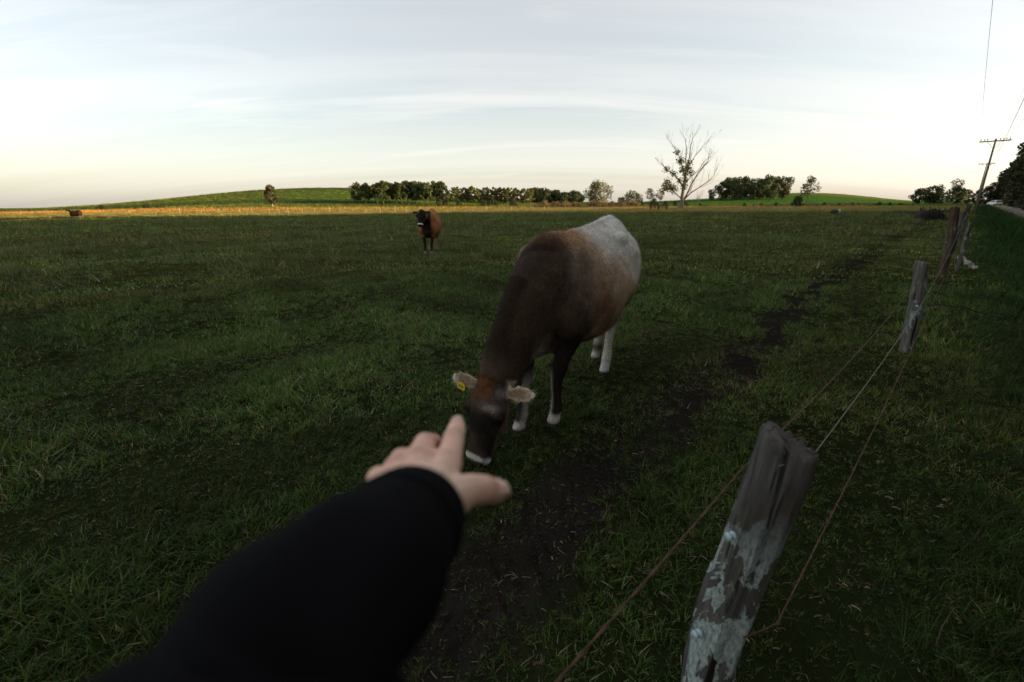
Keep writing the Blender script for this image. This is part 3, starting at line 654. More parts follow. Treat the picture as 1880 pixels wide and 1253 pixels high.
def post_mesh(seed, h, r, lichen, col=(.085, .082, .076), rings=60, n=26, taper=.1, slant=.25, square=.0):
    """one weathered trunk: grooves along the grain, worn slanting head, lichen crust"""
    rng = np.random.default_rng(seed); V = []; C = []; zs = np.concatenate([np.linspace(-.35, h - .03, rings), [h - .012, h - .002, h]])
    for i, z in enumerate(zs):
        q = max(0, z) / h; kk = (1, .93, .6)[i - rings] if i >= rings else 1
        wob = np.array([.014 * math.sin(z * 5 + seed), .012 * math.sin(z * 3.6 + 2 * seed)]) * (r / .065)
        for j in range(n):
            a = 2 * math.pi * j / n; p = Vector((math.cos(a) * 2.1 + seed, math.sin(a) * 2.1, z * 1.6))
            big = mnoise.noise(p * .9); gr = mnoise.noise(Vector((math.cos(a) * 6 + seed, math.sin(a) * 6, z * 2.2))); fine = mnoise.noise(Vector((math.cos(a) * 13, math.sin(a) * 13, z * 9 + seed)))
            sq = 1 + square * (abs(math.cos(2 * a)) - .5) * -.25
            rr = r * (1 - taper * q) * sq * (1 + .17 * big + .13 * gr + .05 * fine) * kk
            if gr < -.22: rr *= .86                                  # drying cracks
            zz = z + (slant * r * math.cos(a - 2.2) * sstep(h - .16, h, z) + .012 * gr * sstep(h - .1, h, z)) * (r / .065)
            V.append((wob[0] + rr * math.cos(a), wob[1] + rr * math.sin(a), float(zz)))
            c = np.array(col) * (.72 + .55 * (gr + .5)) * (1 + .3 * fine)
            l = mnoise.fractal(Vector((math.cos(a) * 1.6 + 5 * seed, math.sin(a) * 1.6 + 3, z * 3.4)), 1, 2, 4)
            lm = float(sstep(.10, .17, l + .35 * lichen - .25)) * float(1 - .85 * sstep(h * .80, h * .95, z)) * (lichen > 0)
            c = c * (1 - lm) + np.array((.34, .40, .38)) * (.85 + .3 * fine) * lm
            if i >= rings: c = np.array(col) * (.8 + .8 * fine)
            C.append(np.clip(c, .01, 1))
    m = len(zs); F = [(i * n + j, i * n + (j + 1) % n, (i + 1) * n + (j + 1) % n, (i + 1) * n + j) for i in range(m - 1) for j in range(n)] + [tuple((m - 1) * n + j for j in range(n))]
    me = bpy.data.meshes.new('timber'); me.from_pydata(V, [], F); set_col(me, np.array(C)); me.materials.append(post_material('post_timber', col, lichen, h * .72))
    me.polygons.foreach_set('use_smooth', [True] * len(me.polygons)); return me
def insulator(parent, p, d, s=1.0):
    """spool: shank, flange, groove, head"""
    d = Vector(d).normalized(); p = Vector(p); mb = MB(); st = [(0, .006), (.004, .006), (.006, .013), (.013, .015), (.017, .008), (.023, .008), (.026, .014), (.031, .013), (.033, .004)]
    mb.tube([p + d * (a * s * 1.15 - .004) for a, b in st], [b * s for a, b in st], 14)
    mb.build('insulator', PORC, parent)
def fence_post(name, t, o, h, r, lean, seed, lichen, label, col=(.085, .082, .076), rings=60, ins=(), square=0):
    x, y = along(t, o); e = empty(name, (x, y, float(H(x, y)))); e.rotation_euler = lean
    link('timber', post_mesh(seed, h, r, lichen, col, rings, square=square), e)
    for z in ins:
        d = Vector((-.9, -.05, .0)); insulator(e, Vector((.014 * math.sin(z * 5 + seed), .012 * math.sin(z * 3.6 + 2 * seed), z)) + d * r * 1.16, d, .72)
    return tag(e, label, 'fence post', 'weathered fence posts along the wire')
fence_post('fence_post', -.035, -.075, .99, .066, (RAD(2), RAD(5.0), .3), 3, 1.35, 'thick weathered fence post with grey lichen crust in the foreground', rings=90, ins=(.43, .735))
fence_post('fence_post', 4.92, 0, .92, .060, (RAD(-3), RAD(-2), .9), 8, .75, 'lichen-grey leaning fence post, second from the camera', (.15, .145, .135), ins=(.5,))
fence_post('fence_post', 11.6, .02, 1.34, .075, (RAD(2), RAD(4), 1.7), 14, .1, 'taller brown split fence post, third from the camera', (.10, .075, .055), square=1)
FP = [(12.9, .22, 1.05, .05), (17.4, 0, 1.2, .075), (23.0, .05, 1.3, .08), (29.0, 0, 1.15, .07), (35.5, .0, 1.25, .075), (42.5, 0, 1.2, .075), (50, 0, 1.2, .08), (58, 0, 1.2, .075), (67, 0, 1.2, .08)]
for i, (t, o, h, r) in enumerate(FP):
    fence_post('fence_post', t, o, h, r * .8, (RAD((-3, 2, 4, -2)[i % 4]), RAD((4, -3, 2, 5)[i % 4]), i), 20 + i, .6 if i % 2 == 0 else .1,
               'thin grey prop post leaning just behind the brown split post' if i == 0 else f'grey wooden fence post, {ORD[i + 3]} from the camera along the wire', (.13, .125, .12), 30)
def strand(name, pts, r, mat, label, twist=0, group='wire strands of the fence', barbs=0, seed=0, fuzz=0):
    """sagging wire through the posts; twisted pair when twist > 0"""
    P = [np.array(p, float) for p in pts]; Q = []
    for a, b in zip(P[:-1], P[1:]):
        L = np.linalg.norm(b - a); n = max(6, int(L / (.03 if L < 8 and twist else .25))); sag = .012 * L if L < 12 else .02 * L
        for k in range(n):
            u = k / n; q = a + (b - a) * u; q[2] -= 4 * sag * u * (1 - u); Q.append(q)
    Q.append(P[-1]); Q = np.array(Q); mb = MB()
    if twist:
        s = np.concatenate([[0], np.cumsum(np.linalg.norm(np.diff(Q, axis=0), axis=1))]); T = (P[1] - P[0]) / np.linalg.norm(P[1] - P[0]); S = np.cross(T, (0, 0, 1.)); U = np.cross(S, T)
        for ph in (0, math.pi):
            mb.tube(Q + r * .95 * (np.cos(s * twist + ph)[:, None] * S + np.sin(s * twist + ph)[:, None] * U), r, 5)
    else: mb.tube(Q, r, 6)
    rng = np.random.default_rng(seed)
    for k in range(barbs):
        i = int(rng.integers(2, len(Q) - 2)); 
        if barbs and not fuzz:
            d = rng.normal(size=3); d /= np.linalg.norm(d); mb.tube([Q[i] - d * .014, Q[i] + d * .014], [r * .7, r * .25], 4)
            T = Q[i + 1] - Q[i]; T /= np.linalg.norm(T); mb.tube([Q[i] - T * .006, Q[i] + T * .006], r * 1.9, 6)
        else:
            d = rng.normal(size=3) * np.array((1, 1, .8)); T = Q[i + 1] - Q[i]; T /= np.linalg.norm(T); d = d * .4 + T * rng.choice((-1, 1)); d /= np.linalg.norm(d); l = rng.uniform(.03, .09)
            mb.tube([Q[i], Q[i] + d * l * .6, Q[i] + d * l + np.array((0, 0, -.015))], [.0016, .0013, .0006], 4)
    o = mb.build(name, mat); return tag(o, label, 'wire', group)
def wp(t, o, z): x, y = along(t, o); return (x, y, z)
strand('rusty_wire', [wp(-2.6, -.10, .93), wp(0, -.075, .885), wp(4.92, -.09, .66), wp(11.6, -.12, .95), wp(17.4, -.09, .95), wp(29, -.09, .95), wp(50, -.09, .95)], .0016, RUSTW,
       'rusty twisted barbed wire running along the field side of the posts', twist=150, barbs=46, seed=1)
strand('plain_wire', [wp(-.03, .005, .945), wp(.06, .05, .95), wp(4.92, .085, .80), wp(11.6, .12, 1.12), wp(17.4, .09, 1.05), wp(29, .09, 1.05), wp(50, .09, 1.05)], .0010, STEEL,
       'thin pale plain wire along the road side of the posts')
strand('old_wire', [wp(-.04, .0, .46), wp(.05, .05, .47), wp(4.92, .085, .42), wp(11.6, .12, .6), wp(17.4, .09, .55), wp(29, .09, .55)], .0017, RUSTW,
       'low rusty wire wrapped in dead stems right of the near post', twist=90, barbs=150, seed=3, fuzz=1)
def bent_wire():
    x0, y0 = along(4.95, .07); mb = MB(); P = []
    for k in range(22):
        u = k / 21; P.append((x0 + .72 * u, y0 - .10 * u, .50 + .02 * math.sin(u * 6.5) - .06 * u * u + .008 * math.sin(u * 17)))
    mb.tube(P, .005, 6); tag(mb.build('bent_wire', material('black_wire', (.015, .014, .013), .6)), 'black bent wire end sticking out right from the second post', 'wire')
bent_wire()
def white_rag():
    rng = np.random.default_rng(4); n = 14; V = []; F = []
    for i in range(n):
        for j in range(8):
            x = (i / 13 - .5) * .52; y = (j / 7 - .5) * .24 * (1 - .5 * abs(i / 13 - .5)); z = .07 + .05 * math.sin(i * 1.1 + j * .7) + .03 * math.sin(j * 2.1 - i * .6) + rng.normal() * .008 + .12 * (1 - i / 13)
            V.append((x, y, z))
    F = [(i * 8 + j, (i + 1) * 8 + j, (i + 1) * 8 + j + 1, i * 8 + j + 1) for i in range(n - 1) for j in range(7)]
    me = bpy.data.meshes.new('white_rag'); me.from_pydata(V, [], F); me.materials.append(material('dirty_plastic', (.52, .49, .46), .5, noise=(9, .3)))
    o = link('white_rag', me, loc=(9.95, 10.05, float(H(9.95, 10.05)) + .10)); o.scale = (.8, .8, .8); o.rotation_euler = (.35, .35, -.2); s = o.modifiers.new('s', 'SOLIDIFY'); s.thickness = .006
    tag(o, 'crumpled dirty white plastic sheet lying in the verge grass', 'litter')
white_rag()
def brush_pile():
    rng = np.random.default_rng(12); x, y = 33.4, 37.6; e = empty('brush_pile', (x, y, float(H(x, y))), .25); mb = MB()
    for cx, cz, rx, rz in ((-.75, .25, .5, .62), (.15, .25, .75, .5), (.75, .28, .55, .66), (1.3, .1, .6, .26)):
        mb.ellipsoid((cx, rng.normal() * .1, cz * .6), (rx, .55, rz), nu=18, nv=11)
    for k in range(70):
        p = np.array((rng.uniform(-1.1, 1.5), rng.uniform(-.4, .4), rng.uniform(.1, .75))); d = rng.normal(size=3) * np.array((1, .7, .45)); d /= np.linalg.norm(d); l = rng.uniform(.25, .7)
        mb.tube([p - d * l, p + (0, 0, .03), p + d * l], [.03, .025, .012], 5)
    V = np.array(mb.v); V += .05 * np.stack([vnoise(V, 5, 1), vnoise(V, 5, 7), vnoise(V, 5, 13)], 1); V[:, 2] = np.maximum(V[:, 2], -.08); mb.v = [tuple(p) for p in V]
    mb.build('heap', material('dead_brush', (.030, .026, .024), .95, noise=(5, .5), bump=(20, .8, .05)), e)
    tag(e, 'dark heap of dead brush beside the fence line far right', 'brush pile')
brush_pile()
# pale stakes of the far cross fence
def stakes():
    m = material('pale_stake', (.34, .29, .20), .9, noise=(8, .3)); rng = np.random.default_rng(31); mb = MB()
    mb.tube([(0, 0, -.2), (.01, 0, .5), (0, .01, 1.08), (.0, .01, 1.12)], [.055, .05, .045, .02], 8, wob=.06); me = mb.mesh('stake', m); i = 0
    us = [-700, -655, -610, -571, -540, -500, -477, -445, -427, -411, -385, -362, -334, -315, -292, -268, -241, -214, -193, -168, -118, -104, -71, -45, -12, 0, 40, 62, 150, 172, 268]
    for i, u in enumerate(us):
        y = 88 + 10 * sstep(-500, 100, u) + rng.uniform(-7, 9) + (6 if u > 100 else 0); x = u * K * y
        o = link('fence_stake', me, loc=(x, y, float(H(x, y)))); s = rng.uniform(.5, 1.05); o.scale = (s, s, s); o.rotation_euler = (rng.normal() * .06, rng.normal() * .06, rng.uniform(0, 6))
        tag(o, f'pale stake of the far cross fence in golden grass, {ORD[i]} from the left', 'fence stake', 'pale stakes of the far cross fence')
    o = link('fence_stake', me, loc=(58.2, 110, float(H(58.2, 110)))); o.scale = (.9, .9, 1.1); o.data = me.copy(); o.data.materials[0] = material('dark_stake', (.05, .04, .03), .9)
    tag(o, 'dark stake standing alone right of the bare tree at the shade edge', 'fence stake')
stakes()
def trough():
    x, y = 33.0, 106.0; e = empty('cattle_trough', (x, y, float(H(x, y))), -.1); m = material('dark_timber', (.045, .036, .028), .9, noise=(10, .4)); 
    for sx in (-1.75, 0, 1.75):
        for sy in (-.32, .32):
            mb = MB(); mb.box(sx - .06, sx + .06, sy - .06, sy + .06, -.2, 1.05); mb.build('leg', m, e, False)
    for z in (.58, .98):
        for sy in (-.40, .40):
            mb = MB(); mb.box(-1.95, 1.95, sy - .018, sy + .018, z - .07, z + .07); mb.build('rail', m, e, False)
    mb = MB(); mb.box(-1.9, 1.9, -.25, .25, .50, .55); mb.build('floor_board', m, e, False)
    for k in range(13):
        sx = -1.6 + k * 3.2 / 12; mb = MB(); mb.box(sx - .022, sx + .022, -.44, -.42, .53, 1.03); mb.build('slat', m, e, False)
    tag(e, 'dark wooden cattle trough with slatted side left of the bare tree', 'trough')
trough()
# ------------------------------------------------------------------ power line
PW = material('pole_wood', (.15, .125, .10), .9, noise=(3, .4), bump=(20, .5, .02))
def pole(t, h, label):
    x, y = along(t, .55); e = empty('utility_pole', (x, y, float(H(x, y))), math.atan2(FPERP[1], FPERP[0]))
    mb = MB(); mb.tube([(0, 0, -.4), (0, 0, h * .5), (.02, 0, h)], [.115, .10, .08], 12); mb.build('shaft', PW, e)
    mb = MB(); mb.box(-1.25, 1.25, -.16, -.07, h - .32, h - .20); mb.build('crossarm', PW, e, False)
    for s in (-1, 1):
        mb = MB(); mb.tube([(s * .62, -.18, h - .27), (s * .10, -.14, h - .95)], .018, 6); mb.build('brace', PW, e)
    for sx in (-1.15, -.85, -.62, .38, .62, .85, 1.12):
        mb = MB(); mb.tube([(sx, -.115, h - .2), (sx, -.115, h - .12), (sx, -.115, h - .10), (sx, -.115, h - .05), (sx, -.115, h - .02), (sx, -.115, h + .02)], [.018, .018, .05, .055, .035, .02], 10)
        mb.build('insulator', material('pole_insulator', (.12, .10, .09), .3) if 'pole_insulator' not in bpy.data.materials else bpy.data.materials['pole_insulator'], e)
    for z in (h * .60, h * .66): 
        mb = MB(); mb.tube([(0, -.13, z), (.10, -.22, z), (.10, -.22, z + .16)], .03, 6); mb.build('bracket', PW, e)
    return tag(e, label, 'utility pole', 'utility poles along the road')
pole(75, 8.05, 'wooden utility pole with crossarm standing by the fence near the road'); pole(140, 9.0, 'farther utility pole with crossarm seen left beside the near pole')
pole(-14, 8.4, 'nearest utility pole, past the right picture edge')
BL = material('cable', (.04, .038, .036), .7)
def cable(o, z, r, label):
    mb = MB(); P = []
    pp = [(-14, 8.4), (75, 8.05), (140, 9.0), (205, 9.0)]
    for (ta, ha), (tb, hb) in zip(pp[:-1], pp[1:]):
        for k in range(24):
            u = k / 24; x, y = along(ta + (tb - ta) * u, .55 + o); P.append((x, y, (ha + (hb - ha) * u) + z - 4 * 1.0 * u * (1 - u)))
    mb.tube(P, r, 5); tag(mb.build('power_line', BL), label, 'cable', 'cables of the roadside power line')
cable(-1.15, .0, .006, 'thin cable on the field-side end of the pole crossarms'); cable(.38, 0, .006, 'thin cable just right of the pole heads'); cable(1.12, 0, .010, 'dark cable on the road-side end of the pole crossarms')
cable(.1, -3.0, .008, 'low cable slung below the pole brackets')
# ------------------------------------------------------------------ car
def car():
    x, y = along(200, 4.7); e = empty('parked_car', (x, y, .0), math.atan2(FDIR[1], FDIR[0]) + RAD(28)); e.scale = (1, 1, 1)
    paint = material('white_paint', (.78, .79, .80), .35, coat=.4); dark = material('car_glass', (.02, .022, .025), .08, spec=.6); rub = material('tyre_rubber', (.02, .02, .02), .9); red = material('tail_lamp', (.35, .02, .02), .2); grey = material('wheel_rim', (.4, .4, .42), .3, metal=.8)
    prof = [(-1.85, .42), (-1.88, .75), (-1.78, 1.0), (-1.55, 1.42), (-1.2, 1.5), (-.2, 1.52), (.35, 1.44), (1.0, 1.02), (1.75, .88), (1.95, .70), (1.95, .38), (1.5, .30), (-1.5, .30)]
    rows = [(-.80, .93), (-.84, 1.0), (.84, 1.0), (.80, .93)]; V = []; n = len(prof)
    for yy, s in rows:
        for (px, pz) in prof:
            tum = 1 - .22 * max(0, (pz - .95)) / .57
            V.append((px * (1 if s == 1 else .985), yy * tum, .30 + (pz - .30) * (1 if s == 1 else .985)))
    F = [(r * n + k, r * n + (k + 1) % n, (r + 1) * n + (k + 1) % n, (r + 1) * n + k) for r in range(3) for k in range(n)] + [tuple(range(n))[::-1], tuple(3 * n + k for k in range(n))]
    me = bpy.data.meshes.new('body'); me.from_pydata(V, [], F); me.materials.append(paint); b = link('body', me, e); bv = b.modifiers.new('b', 'BEVEL'); bv.width = .05; bv.segments = 2
    for s in (-1, 1):
        for (a, c, d, f) in (((-1.42, 1.02), (-1.30, 1.38), (-.42, 1.42), (-.42, 1.02)), ((-.34, 1.02), (-.34, 1.42), (.25, 1.36), (.78, 1.02))):
            mb = MB(); q = [(p[0], s * (.852 * (1 - .22 * max(0, p[1] - .95) / .57)), p[1]) for p in (a, c, d, f)]; q2 = [(p[0], p[1] - s * .03, p[2]) for p in q]
            mb.add(q + q2, [(0, 1, 2, 3), (7, 6, 5, 4), (0, 4, 5, 1), (1, 5, 6, 2), (2, 6, 7, 3), (3, 7, 4, 0)]); mb.build('side_window', dark, e, False)
        for wx in (-1.18, 1.2):
            mb = MB(); mb.tube([(wx, s * .86, .31), (wx, s * .84, .31), (wx, s * .68, .31), (wx, s * .66, .31)], [.26, .31, .31, .26], 20); w = mb.build('wheel', rub, e)
            mb = MB(); mb.tube([(wx, s * .868, .31), (wx, s * .80, .31)], [.17, .2], 16); mb.build('rim', grey, w)
        mb = MB(); mb.box(-1.90, -1.80, s * .64 - .1, s * .64 + .1, .82, 1.05); mb.build('tail_light', red, e, False)
    mb = MB(); q = [(-1.78, -.62, 1.04), (-1.585, -.55, 1.40), (-1.585, .55, 1.40), (-1.78, .62, 1.04)]; q2 = [(p[0] + .05, p[1], p[2]) for p in q]; q = [(p[0] - .015, p[1], p[2]) for p in q]
    mb.add(q + q2, [(0, 1, 2, 3), (7, 6, 5, 4), (0, 4, 5, 1), (1, 5, 6, 2), (2, 6, 7, 3), (3, 7, 4, 0)]); mb.build('rear_window', dark, e, False)
    mb = MB(); mb.box(-1.93, -1.82, -.75, .75, .42, .58); mb.build('bumper', material('bumper_plastic', (.55, .56, .57), .5), e, False)
    tag(e, 'white hatchback car standing on the dirt road under the dark trees', 'car')
car()
# ------------------------------------------------------------------ cattle
def smooth_path(P, R, n=5):
    """Catmull-Rom through joints, radii (a,b pairs) blended"""
    P = np.array(P, float); R = np.array(R, float); m = len(P); E = np.vstack([2 * P[0] - P[1], P, 2 * P[-1] - P[-2]]); out = []; rr = []
    for i in range(m - 1):
        a, b, c, d = E[i:i + 4]
        for k in range(n):
            u = k / n; out.append(.5 * ((2 * b) + (-a + c) * u + (2 * a - 5 * b + 4 * c - d) * u * u + (-a + 3 * b - 3 * c + d) * u ** 3)); rr.append(R[i] * (1 - u) + R[i + 1] * u)
    out.append(P[-1]); rr.append(R[-1]); return np.array(out), np.array(rr)
def limb(mb, P, R, ref, n=14):
    p, r = smooth_path(P, R); mb.tube(p, 1.0, n, flat=[tuple(q) for q in r], ref=ref)
def cow_mesh(c, voxel=.011):
    """local frame: +X towards the head, +Y the animal's left, Z up. c: pose"""
    mb = MB(); n = 28
    S = c.get('torso') or [(-1.03, 1.24, 1.05, .07), (-.98, 1.31, .86, .15), (-.86, 1.375, .70, .225), (-.70, 1.37, .62, .265), (-.52, 1.345, .56, .285), (-.32, 1.325, .50, .325), (-.08, 1.31, .455, .365),
         (.14, 1.295, .47, .36), (.32, 1.295, .515, .325), (.46, 1.31, .56, .285), (.58, 1.30, .59, .255), (.70, 1.23, .62, .22), (.80, 1.12, .66, .17), (.87, 1.0, .72, .10)]
    V = []
    for (x, zt, zb, w) in S:
        for j in range(n):
            a = 2 * math.pi * j / n; s, k = math.sin(a), math.cos(a); u = .5 + .5 * k               # u = 1 at the spine
            wide = 1.0 - .32 * max(0, k) ** 1.4 + .05 * max(0, -k)                                     # narrower towards the spine
            y = w * wide * math.copysign(abs(s) ** .85, s); z = zb + (zt - zb) * u - .03 * (abs(s) ** 2) * 0
            V.append((x, y + c.get('bend', 0) * max(0, x) ** 2, z))
    m = len(S); mb.add(V, [(i * n + j, (i + 1) * n + j, (i + 1) * n + (j + 1) % n, i * n + (j + 1) % n) for i in range(m - 1) for j in range(n)] + [tuple(range(n)), tuple((m - 1) * n + j for j in range(n))[::-1]])
    for s in (-1, 1):                                                  # hooks, pins, shoulder blades, thighs
        mb.ellipsoid((-.56, s * .160, 1.19), (.20, .062, .075)); mb.ellipsoid((-.97, s * .11, 1.17), (.07, .055, .08))
        mb.ellipsoid((.50, s * .185, .99), (.15, .085, .25)); mb.ellipsoid((.61, s * .185, .80), (.14, .10, .19)); mb.ellipsoid((.40, s * .20, .80), (.13, .085, .20))
        mb.ellipsoid((-.82, s * .17, .93), (.21, .12, .30)); mb.ellipsoid((-.62, s * .20, .78), (.14, .085, .17))
    mb.tube([(-.95, 0, 1.335), (-.80, 0, 1.365), (-.6, 0, 1.352), (-.3, 0, 1.318), (0, 0, 1.297), (.3, 0, 1.288)], [.03, .034, .032, .03, .028, .03], 10)
    mb.ellipsoid((.47, 0, 1.27), (.20, .075, .055)); mb.ellipsoid((.76, 0, .68), (.16, .13, .14)); mb.ellipsoid((.60, 0, .62), (.2, .15, .1))                      # withers
    Z3 = (1.0, 0, 0)
    for key, s in (('FL', 1), ('FR', -1)):
        fx, fy = c[key]; dx = fx - .66
        limb(mb, [(.60, s * .19, .86), (.56 + .1 * dx, s * .175, .68), (.60 + .45 * dx, .4 * s * .17 + .6 * fy, .50), (.63 + .8 * dx, fy * 1.05, .365), (.645 + .9 * dx, fy, .31), (.645 + .95 * dx, fy, .20), (.645 + dx, fy, .125), (.67 + dx, fy, .075), (.69 + dx, fy, .035), (.70 + dx, fy, -.02)],
             [(.10, .13), (.085, .105), (.058, .072), (.052, .056), (.042, .044), (.032, .036), (.042, .045), (.038, .042), (.046, .056), (.052, .066)], Z3)
    for key, s in (('RL', 1), ('RR', -1)):
        fx, fy = c[key]; dx = fx + .80
        limb(mb, [(-.78, s * .175, .95), (-.64 + .3 * dx, s * .205, .76), (-.76 + .6 * dx, s * .155, .60), (-.89 + .85 * dx, .35 * s * .14 + .65 * fy, .485), (-.885 + .9 * dx, fy, .41), (-.85 + .95 * dx, fy, .27), (-.83 + dx, fy, .135), (-.80 + dx, fy, .08), (-.78 + dx, fy, .035), (-.77 + dx, fy, -.02)],
             [(.11, .19), (.10, .14), (.068, .095), (.046, .068), (.042, .054), (.034, .040), (.044, .047), (.038, .042), (.046, .056), (.052, .066)], Z3)
    if c.get('udder', True): mb.ellipsoid((-.50, 0, .53), (.20, .13, .11))
    limb(mb, [(-.93, 0, 1.31), (-1.03, 0, 1.25), (-1.075, 0, 1.14), (-1.09, .0, .95), (-1.08, .01, .70), (-1.07, .01, .50), (-1.07, .01, .36)], [(.04, .04), (.035, .035), (.03, .03), (.022, .022), (.02, .02), (.035, .035), (.012, .012)], (0, 1, 0))
    # neck: deep from side, thin across
    limb(mb, c['neck'], c['neck_r'], (0, 1.0, 0), 18)
    P, M = np.array(c['poll'], float), np.array(c['muzzle'], float); L = np.linalg.norm(M - P); a = (M - P) / L
    nrm = np.array(c['face'], float); nrm -= a * (nrm @ a); nrm /= np.linalg.norm(nrm); sd = np.cross(nrm, a); sd /= np.linalg.norm(sd)
    if sd[1] < 0: sd = -sd                                             # towards the animal's left
    k = L / .52
    WS = c.get('wide', 1.2)
    prof = [(-.03, .055, .05, .0), (.0, .088, .075, .0), (.07, .108, .100, -.012), (.14, .118, .122, -.028), (.21, .112, .130, -.040), (.28, .094, .122, -.042), (.35, .078, .100, -.034), (.42, .071, .082, -.026), (.47, .078, .076, -.024), (.505, .080, .070, -.026), (.53, .064, .054, -.028), (.545, .04, .03, -.03)]
    pts = [P + a * s * k + nrm * off * k for s, w, d, off in prof]
    mb.tube(pts, 1.0, 20, flat=[(w * k * WS, d * k) for s, w, d, off in prof], ref=nrm)
    for s in (-1, 1):
        mb.ellipsoid(P + (a * .185 + nrm * .035 + sd * s * .098 * WS) * k, (.038 * k,) * 3)                      # brow over the eye
        mb.ellipsoid(P + (a * .24 - nrm * .085 + sd * s * .062 * WS) * k, (.075 * k, .04 * k, .075 * k))            # jaw
        mb.ellipsoid(P + (a * .485 + nrm * .012 + sd * s * .045 * WS) * k, (.03 * k,) * 3)                       # nostril wing
    mb.ellipsoid(P + (a * .005 + nrm * .03) * k, (.06 * k, .06 * k, .05 * k))
    EAR = []
    for s, ed in ((1, c['ears'][0]), (-1, c['ears'][1])):                # cupped ears
        ed = np.array(ed, float); ed /= np.linalg.norm(ed); b0 = P + (a * .035 - nrm * .02 + sd * s * .085 * WS) * k
        open_ = nrm * .9 - a * .05; open_ -= ed * (open_ @ ed); open_ /= np.linalg.norm(open_); wv = np.cross(ed, open_)
        rows = [(0, .026, .024, 0), (.05, .040, .020, .0), (.09, .058, .017, -.006), (.13, .062, .014, -.010), (.17, .054, .012, -.006), (.20, .034, .011, 0), (.215, .012, .008, 0)]
        EAR.append((b0, ed, wv, open_)); VV = []; q = 16
        for (l, w, th, off) in rows:
            for j in range(q):
                t = 2 * math.pi * j / q; y = math.cos(t) * w; cup = .55 * (y / max(w, .001)) ** 2 * w * .55
                VV.append(b0 + (ed * l + wv * y + open_ * (math.sin(t) * th * .75 + cup + off)) * k)
        r = len(rows); mb.add(VV, [(i * q + j, i * q + (j + 1) % q, (i + 1) * q + (j + 1) % q, (i + 1) * q + j) for i in range(r - 1) for j in range(q)] + [tuple(range(q))[::-1], tuple((r - 1) * q + j for j in range(q))])
    return remeshed(mb, voxel, c.get('smooth', 8), 'body'), dict(P=P, a=a, n=nrm, s=sd, k=k, L=L, ear=EAR)
def cow_finish(name, c, colour, loc, rz, scale, label, cat='cow', hair=26000, voxel=.011, tagno=None, hair_len=.015):
    e = empty(name, loc, rz); e.scale = (scale,) * 3
    me, hd = cow_mesh(c, voxel); V = coords(me); q = V - hd['P']; k = hd['k']
    h = dict(s=(q @ hd['a']) / k, w=(q @ hd['s']) / k / c.get('wide', 1.2), d=(q @ hd['n']) / k)
    h['ear'] = []
    for b0, ed, wv, op in hd['ear']:
        r = (V - b0) / k; h['ear'].append((r @ ed, r @ wv, r @ op))
    C = colour(V, h, c)
    Nn = np.empty(len(me.vertices) * 3, np.float32); me.vertices.foreach_get('normal', Nn); Nn = Nn.reshape(-1, 3)
    rib = np.sin((V[:, 0] + .12 * (V[:, 2] - .9)) * 50) * sstep(-.42, -.25, V[:, 0]) * sstep(.40, .25, V[:, 0]) * sstep(.55, .7, V[:, 2]) * sstep(1.2, 1.05, V[:, 2])
    fossa = np.exp(-(((V[:, 0] + .40) / .10) ** 2 + ((V[:, 2] - 1.13) / .09) ** 2)) + .5 * np.exp(-(((V[:, 0] + .78) / .10) ** 2 + ((V[:, 2] - 1.16) / .08) ** 2))
    W = V + Nn * (.0028 * rib - .030 * fossa)[:, None]; me.vertices.foreach_set('co', W.astype(np.float32).ravel()); me.update(); V = W
    C = np.clip(C, .006, 1); set_col(me, C); me.materials.append(COAT); link('body', me, e)
    Nn = np.empty(len(me.vertices) * 3, np.float32); me.vertices.foreach_get('normal', Nn); Nn = Nn.reshape(-1, 3)
    # short coat hair
    rng = np.random.default_rng(3); ok = np.where((V[:, 2] > .07) & ~((h['s'] > .47) & (h['s'] < .7) & (abs(h['w']) < .12) & (abs(h['d']) < .14)))[0]
    if hair:
        i = rng.choice(ok, hair); flow = np.stack([-.75 * np.ones(hair), 0 * np.ones(hair), -.55 * np.ones(hair)], 1)
        inh = (h['s'][i] > -.1) & (h['s'][i] < .6) & (abs(h['w'][i]) < .3) & (abs(h['d'][i]) < .3); flow[inh] = hd['a'] * .9
        N = Nn[i]; flow -= N * (flow * N).sum(1)[:, None]; d = N * .62 + flow * .8 + rng.normal(size=(hair, 3)) * .22; d /= np.linalg.norm(d, axis=1)[:, None]
        w = np.cross(d, rng.normal(size=(hair, 3))); w /= np.linalg.norm(w, axis=1)[:, None]; l = hair_len * rng.uniform(.5, 1.4, hair)[:, None]
        ear = inh & (abs(h['w'][i]) > .12) & (h['s'][i] < .12); l[ear] *= 1.3
        top = inh & (abs(h['w'][i]) < .085) & (h['s'][i] < .13) & (h['d'][i] > -.02); l[top] *= 2.6
        B = V[i] + rng.normal(size=(hair, 3)) * .004 - N * .001
        VV = np.stack([B - w * .0008, B + w * .0008, B + d * l], 1).reshape(-1, 3); CC = np.repeat(np.clip(C[i] * rng.uniform(.7, 1.6, hair)[:, None], .01, .8), 3, axis=0)
        hm = quick_mesh('coat_hair', VV, np.arange(3 * hair).reshape(-1, 3), CC, COAT); o = link('coat_hair', hm, e); o['kind'] = 'stuff'
    P, a, n, s = hd['P'], hd['a'], hd['n'], hd['s']
    for sg in (-1, 1):
        mb = MB(); mb.ellipsoid(P + (a * .195 + n * .022 + s * sg * .116 * c.get('wide', 1.2)) * k, (.019 * k,) * 3, nu=16, nv=10); mb.build('eye', EYE, e)
        mb = MB(); x0 = P + (a * .512 + n * .010 + s * sg * .047 * c.get('wide', 1.2)) * k; mb.ellipsoid(x0, (.013 * k, .013 * k, .013 * k)); mb.build('nostril', EYE, e)
    return e, hd
COAT = material('cattle_coat', rough=.75, vcol=True, noise=(70, .5), bump=(130, .5, .006), spec=.05)
